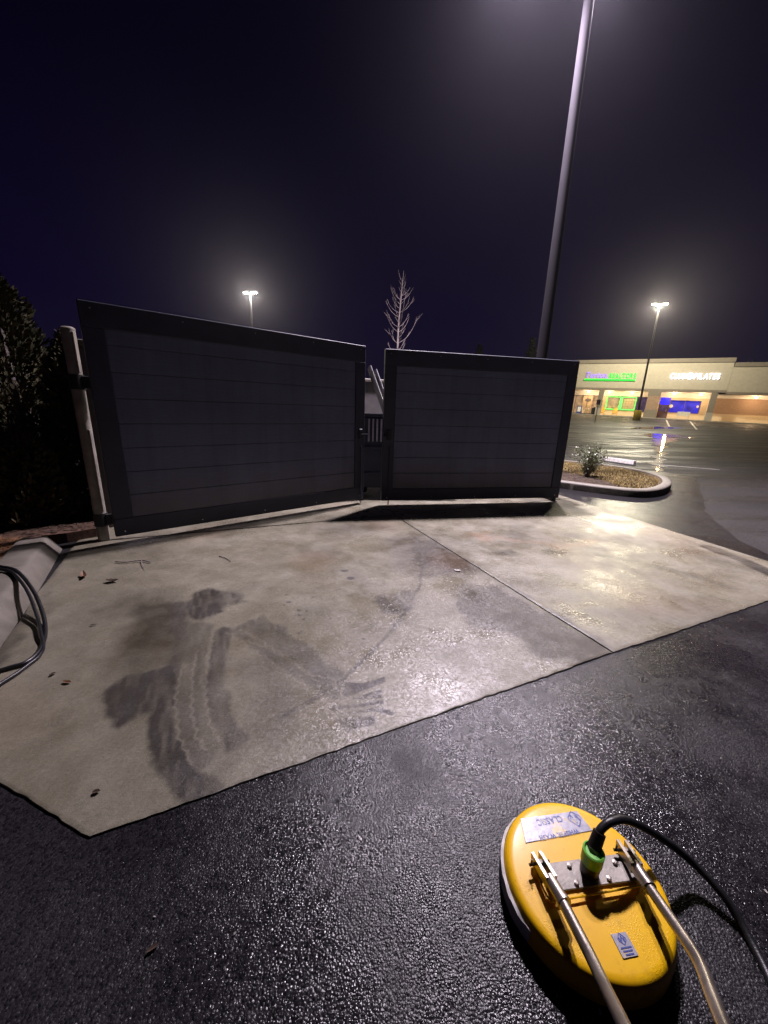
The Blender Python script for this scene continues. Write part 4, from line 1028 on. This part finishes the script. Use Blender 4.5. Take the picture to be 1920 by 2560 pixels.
for k_ in range(3):
    t = R(100+120*k_); MB().lathe([(.01, 0), (.022, .006), (.022, .020), (.01, .026)], 16, (.19*math.cos(t), .19*math.sin(t), 0)).build('caster', 'black_steel', CL, True)
# local frame of the plate: x axis from the left clevis to the right one
pa = math.atan2(.885-.846, .81-.52)
PL = empty('mount', (0, 0, 0), (0, 0, 0), CL)
_p = dn((.667, .830, .14)); pc = Vector((_p[0]-CX, _p[1]-CY, ZT+.008))
PL.location = pc; PL.rotation_euler = (0, 0, pa)
MB().bbox(-.150, .150, -.038, .036, 0, .007, .002).build('plate', 'cleaner_plate', PL)
for x, y in ((-.055, .02), (.055, .02), (.05, -.026), (-.06, -.026), (.10, .012)): MB().lathe([(.008, .0068), (.008, .013), (.004, .014)], 6, (x, y, 0)).build('bolt', 'cleaner_steel', PL)
MB().lathe([(.027, .0068), (.029, .05), (.027, .085), (.022, .088)], 32).build('swivel_body', 'fitting_black', PL, True)
MB().lathe([(.0285, .0500), (.0310, .053), (.0315, .096), (.027, .099), (.0225, .092)], 32).build('collar', 'green_collar', PL, True)
def rel(pts): return [(q[0]-CX, q[1]-CY, q[2]-LOT_Z) for q in (dn(p_) for p_ in pts)]
MB().tube(rel([(.668, .834, .20), (.675, .842, .232)]), [.024, .024], 6).build('hex_nut', 'fitting_black', CL)
MB().tube(rel([(.673, .840, .225), (.679, .846, .24), (.693, .858, .268)]), [.021, .0195, .0185], 14).build('ferrule', 'fitting_black', CL, True)
HS = [(.686, .852, .258), (.700, .863, .276), (.738, .876, .290), (.80, .892, .272), (.903, .905, .205), (1.029, .893, .115), (1.115, .838, .045), (1.138, .76, .0), (1.105, .64, -.004), (1.02, .50, -.004), (.98, .2, -.004), (1.1, -.5, -.004), (1.4, -1.3, -.004)]
o = MB().tube(spline([dn(p_) for p_ in HS], 8), .0125, 12).build('pressure_hose', 'hose_rubber', None, True); tag(o, 'black pressure hose arching off the yellow surface cleaner to the right', 'hose', 'black pressure hoses')
# handle: two clevises and bent tubes rising towards the operator
for side, path in ((0, [(.526, .780, .178), (.530, .758, .183), (.536, .675, .205), (.538, .599, .230), (.530, .533, .265), (.515, .462, .320), (.48, .33, .43), (.40, .08, .66), (.33, -.2, .90)]),
                   (1, [(.803, .822, .177), (.802, .797, .183), (.799, .722, .205), (.793, .652, .230), (.777, .580, .264), (.737, .503, .304), (.694, .425, .357), (.66, .33, .43), (.60, .08, .66), (.55, -.2, .90)])):
    p0 = Vector(path[0]); p1 = Vector(path[1]); d = (p1-p0).normalized()
    ck = empty('clevis', (0, 0, 0), (0, 0, 0), CL)
    base = p0 - d*.055
    MB().tube(rel([p0-d*.010, p0+d*.052]), .0185, 18).build('sleeve', 'cleaner_steel', ck, True)
    MB().tube(rel([p0+d*.050, p0+d*.060]), .0205, 18).build('sleeve_ring', 'cleaner_steel', ck, True)
    sx = d.cross(Vector((0, 0, 1))).normalized(); up = sx.cross(d).normalized()
    for s_ in (-1, 1):
        mb = MB(); q = []
        for L_ in (-.080, .0):
            for w_ in (.008, .0175):
                for h_ in (-.016, .016): q.append(tuple(v for v in (p0 + d*L_ + sx*s_*w_ + up*h_)))
        mb.add(rel(q), [(0,1,3,2),(4,6,7,5),(0,2,6,4),(1,5,7,3),(2,3,7,6),(0,4,5,1)]); mb.build('fork_plate', 'cleaner_steel', ck)
    pc_ = p0 - d*.058
    MB().tube(rel([pc_-sx*.030, pc_+sx*.036]), .0045, 8).build('pin', 'fitting_black', ck)
    MB().tube(rel([pc_+sx*.030+Vector((0, 0, .0)), pc_+sx*.030+Vector((0, 0, .022))]), .003, 6).build('split_pin', 'fitting_black', ck)
    lug = pc_.copy(); MB().tube(rel([Vector((lug.x, lug.y, .14)), Vector((lug.x, lug.y, lug.z+.008))]), .0065, 8).build('lug', 'cleaner_plate', ck)
    MB().tube(rel(spline(path, 10)), .0150, 16).build('handle_tube', 'cleaner_steel', CL, True)
MB().tube(rel([(.33, -.2, .90), (.55, -.2, .90)]), .0128, 12).build('grip_bar', 'hose_rubber', CL, True)
# bent stop rod lying round the plate
rod = [(-.172, .035, .010), (-.172, -.03, .010), (-.165, -.056, .010), (-.14, -.060, .010), (.15, -.054, .010)]
MB().tube(spline(rod, 5), .0032, 8).build('stop_rod', 'yellow_shell', PL, True)
# stickers
def on_cleaner(x, y, z): q = dn((x, y, .14)); return Vector((q[0]-CX, q[1]-CY, z))
def sticker(name, quad, z):
    mb = MB(); P = [on_cleaner(x, y, z) for x, y in quad]
    mb.add([p[:] for p in P]+[(p+Vector((0, 0, -.0012)))[:] for p in P], [(3,2,1,0),(4,5,6,7),(0,1,5,4),(1,2,6,5),(2,3,7,6),(3,0,4,7)])
    return mb.build(name, 'sticker_foil', CL)
zs = ZT+.0068
q1 = [(.510, .985), (.722, 1.018), (.745, .955), (.502, .910)]
st1 = sticker('sticker', q1, zs)
a1 = math.atan2(.955-.910, .745-.502)+math.pi
rz = Matrix.Rotation(a1, 3, 'Z')

text_letters('WHISPER WASH', .150, .020, 'sticker_blue', st1, on_cleaner(.695, .957, zs+.0006), rz, .0002, .0006, 0, gap=.10)
text_letters('CLASSIC', .098, .030, 'sticker_blue', st1, on_cleaner(.655, 1.000, zs+.0006), rz, .0002, .0008, 0, gap=.08)
def emblem(cx, cy, z, s_, rot, parent):
    """diamond outline with a zigzag W inside"""
    def tr(p): c_, n_ = math.cos(rot), math.sin(rot); e_ = on_cleaner(cx, cy, z); return (e_.x+(p[0]*c_-p[1]*n_)*s_, e_.y+(p[0]*n_+p[1]*c_)*s_, z)
    def stroke(pts, w):
        mb = MB()
        for i in range(len(pts)-1):
            a_ = Vector(pts[i]); b_ = Vector(pts[i+1]); d_ = (b_-a_).normalized(); n_ = Vector((-d_.y, d_.x))*w/2
            a_ -= d_*w*.3; b_ += d_*w*.3; lift = .00008*(i % 2)
            v = [tr(p) for p in (a_-n_, b_-n_, b_+n_, a_+n_)]; mb.add([(x, y, z_+lift) for x, y, z_ in v], [(0,1,2,3)])
        return mb
    stroke([(0, 1), (.85, .1), (.85, -.3), (0, -1), (-.85, -.3), (-.85, .1), (0, 1)], .16).build('emblem', 'sticker_blue', parent)
    stroke([(-.6, .25), (-.35, -.5), (0, .5), (.35, -.5), (.6, .25)], .26).build('emblem', 'sticker_blue', parent)
emblem(.702, .990, zs+.0006, .026, a1, st1)
q2 = [(.656, .690), (.700, .696), (.706, .650), (.662, .643)]
st2 = sticker('sticker', q2, zs-.0004)
emblem(.680, .681, zs+.0003, .0125, R(8), st2)
for i in range(3):
    MB().box(-.016+.002*i, .016-.002*i, -.0016, .0016, 0, .0003).build('text_line', 'sticker_blue', st2, False, on_cleaner(.682+.001*i, .664-.0065*i, zs+.0003), (0, 0, R(8)))

# ------------------------------------------------------------------ hoses over the kerb
HA = [(-3.9, 2.95, .13), (-3.45, 2.90, .15), (-3.10, 2.80, .168), (-2.95, 2.755, .17), (-2.78, 2.648, .168), (-2.616, 2.53, .15), (-2.515, 2.458, .112), (-2.404, 2.365, .07), (-2.305, 2.272, .035), (-2.202, 2.158, .014), (-2.109, 2.033, .013), (-2.058, 1.927, .013), (-2.055, 1.854, .013), (-2.095, 1.818, .013), (-2.20, 1.74, .013), (-2.33, 1.66, .06), (-2.6, 1.5, .17), (-3.1, 1.4, .13)]
HB = [(-3.9, 3.02, .13), (-3.45, 2.93, .15), (-3.10, 2.77, .168), (-2.95, 2.725, .17), (-2.80, 2.628, .168), (-2.63, 2.505, .15), (-2.53, 2.43, .112), (-2.42, 2.335, .07), (-2.32, 2.245, .035), (-2.20, 2.125, .028), (-2.085, 2.01, .013), (-2.032, 1.92, .013), (-2.022, 1.834, .013), (-2.02, 1.755, .013), (-2.03, 1.65, .013), (-2.02, 1.48, .013), (-1.9, 1.1, -.005), (-1.5, .5, -.005)]
o = MB().tube(spline(HA, 8), .0125, 12).build('pressure_hose', 'hose_rubber', None, True); tag(o, 'black hose over the left kerb, curling back towards the kerb', 'hose', 'black pressure hoses')
o = MB().tube(spline(HB, 8), .0105, 12).build('pressure_hose', 'hose_rubber', None, True); tag(o, 'thinner black hose over the left kerb, running on down the pad', 'hose', 'black pressure hoses')

# ------------------------------------------------------------------ litter
def leaf(loc, L, w, rot, mat, label, name='dead_leaf', curl=.3, cat='leaf'):
    mb = MB(); n_ = 6; rng = random.Random(int(loc[0]*977+loc[1]*131))
    for i in range(n_+1):
        t = i/n_; ww = w*math.sin(math.pi*(.08+.9*t))*(.8+.4*rng.random()); z = curl*L*(t-.5)**2+.002
        mb.v += [((t-.5)*L, -ww/2, z+ww*.3), ((t-.5)*L, 0, z), ((t-.5)*L, ww/2, z+ww*.25)]
    for i in range(n_):
        a_ = 3*i; mb.f += [(a_, a_+3, a_+4, a_+1), (a_+1, a_+4, a_+5, a_+2)]
    o_ = mb.build(name, mat, None, True, loc, (0, 0, rot)); tag(o_, label, cat, 'litter on the ground'); return o_
leaf((-2.60, 2.99, .004), .12, .045, R(-50), 'dry_leaf', 'reddish curled dead leaf right beside the left kerb', curl=1.1)
leaf((-2.30, 2.92, .004), .10, .05, R(10), 'mulch_chip', 'dark dead leaf on the pad, away from the left kerb', curl=.8)
leaf((-1.97, 2.27, .004), .045, .014, R(20), 'mulch_chip', 'small dark seed pod on the pad beside the hose loop')
leaf((-1.70, 1.72, .004), .05, .022, R(-5), 'dry_leaf', 'small brown leaf on the pad left of the dark oval stain')
leaf((-1.83, 1.78, .004), .035, .02, R(60), 'mulch_chip', 'tiny dark leaf scrap nearer the hose than the brown leaf')
leaf((-1.10, 1.13, .004), .028, .018, R(15), 'mulch_chip', 'dark scrap near the front left corner of the pad')
leaf((-.62, .70, LOT_Z+.004), .034, .012, R(40), 'mulch_chip', 'brown leaf on the dark asphalt at the lower left')
tw = MB()
tw.tube(spline([(-2.55, 3.32, .012), (-2.44, 3.31, .014), (-2.33, 3.36, .016), (-2.22, 3.33, .012)], 5), .006, 6); tw.tube([(-2.33, 3.36, .016), (-2.25, 3.25, .012), (-2.18, 3.17, .010)], [.004, .003, .002], 5)
o = tw.build('twig', 'bark', None, True); tag(o, 'forked brown twig on the pad near the left kerb end', 'twig')
o = MB().tube([(-1.66, 3.55, .007), (-1.57, 3.50, .007), (-1.49, 3.42, .007)], [.004, .004, .002], 5).build('twig', 'bark', None, True); tag(o, 'thin straight twig lying on the middle of the pad', 'twig')
ch = MB(); ch.add([(0, 0, 0), (.05, -.006, 0), (.085, .004, 0), (.08, .03, 0), (.03, .035, 0), (.0, .018, 0), (0, 0, .012), (.05, -.006, .010), (.085, .004, .018), (.08, .03, .02), (.03, .035, .012), (.0, .018, .016)],
                  [(5,4,3,2,1,0), (6,7,8,9,10,11)]+[(i, (i+1) % 6, 6+(i+1) % 6, 6+i) for i in range(6)])
o = ch.build('paper_scrap', 'paper_chip', None, False, (.70, 3.38, .003), (0, 0, R(-25))); o.scale = (.7, .7, .7); tag(o, 'white paper scrap lying beside the slab joint', 'paper scrap')
rng = random.Random(5)
bits = MB()
for i in range(150):
    x = rng.uniform(-1.9, 1.8); y = rng.uniform(.25, 2.0)
    if y > 1.38+.456*(x) -.06: continue
    L_ = rng.uniform(.002, .0065); t = rng.random()*6.28; c_, s_ = math.cos(t), math.sin(t); w_ = L_*rng.uniform(.25, .6)
    bits.add([(x-c_*L_+s_*w_, y-s_*L_-c_*w_, LOT_Z+.003), (x+c_*L_+s_*w_*.5, y+s_*L_-c_*w_*.5, LOT_Z+.003), (x+c_*L_*.8-s_*w_, y+s_*L_*.8+c_*w_, LOT_Z+.005), (x-c_*L_*.8-s_*w_, y-s_*L_*.8+c_*w_, LOT_Z+.006)], [(0,1,2,3)])
o = bits.build('grit', 'paper_chip'); tag(o, 'specks of pale grit on the dark asphalt', kind='stuff')

# ------------------------------------------------------------------ misty night air round everything
if HAZE_DENSITY > 0:
    hz = bpy.data.materials.new('haze_air'); hz.use_nodes = True; hz.cycles.volume_sampling = 'EQUIANGULAR'; hz.cycles.homogeneous_volume = True; t_ = hz.node_tree; t_.nodes.clear()
    out = t_.nodes.new('ShaderNodeOutputMaterial'); pv_ = t_.nodes.new('ShaderNodeVolumePrincipled')
    pv_.inputs['Color'].default_value = (.84, .80, .92, 1); pv_.inputs['Density'].default_value = HAZE_DENSITY; pv_.inputs['Anisotropy'].default_value = .84
    t_.links.new(pv_.outputs[0], out.inputs['Volume'])
    o = MB().box(-180, 180, -70, 180, -1.5, 15.2).build('haze', hz); tag(o, 'thin mist glowing round the lamps', kind='stuff')
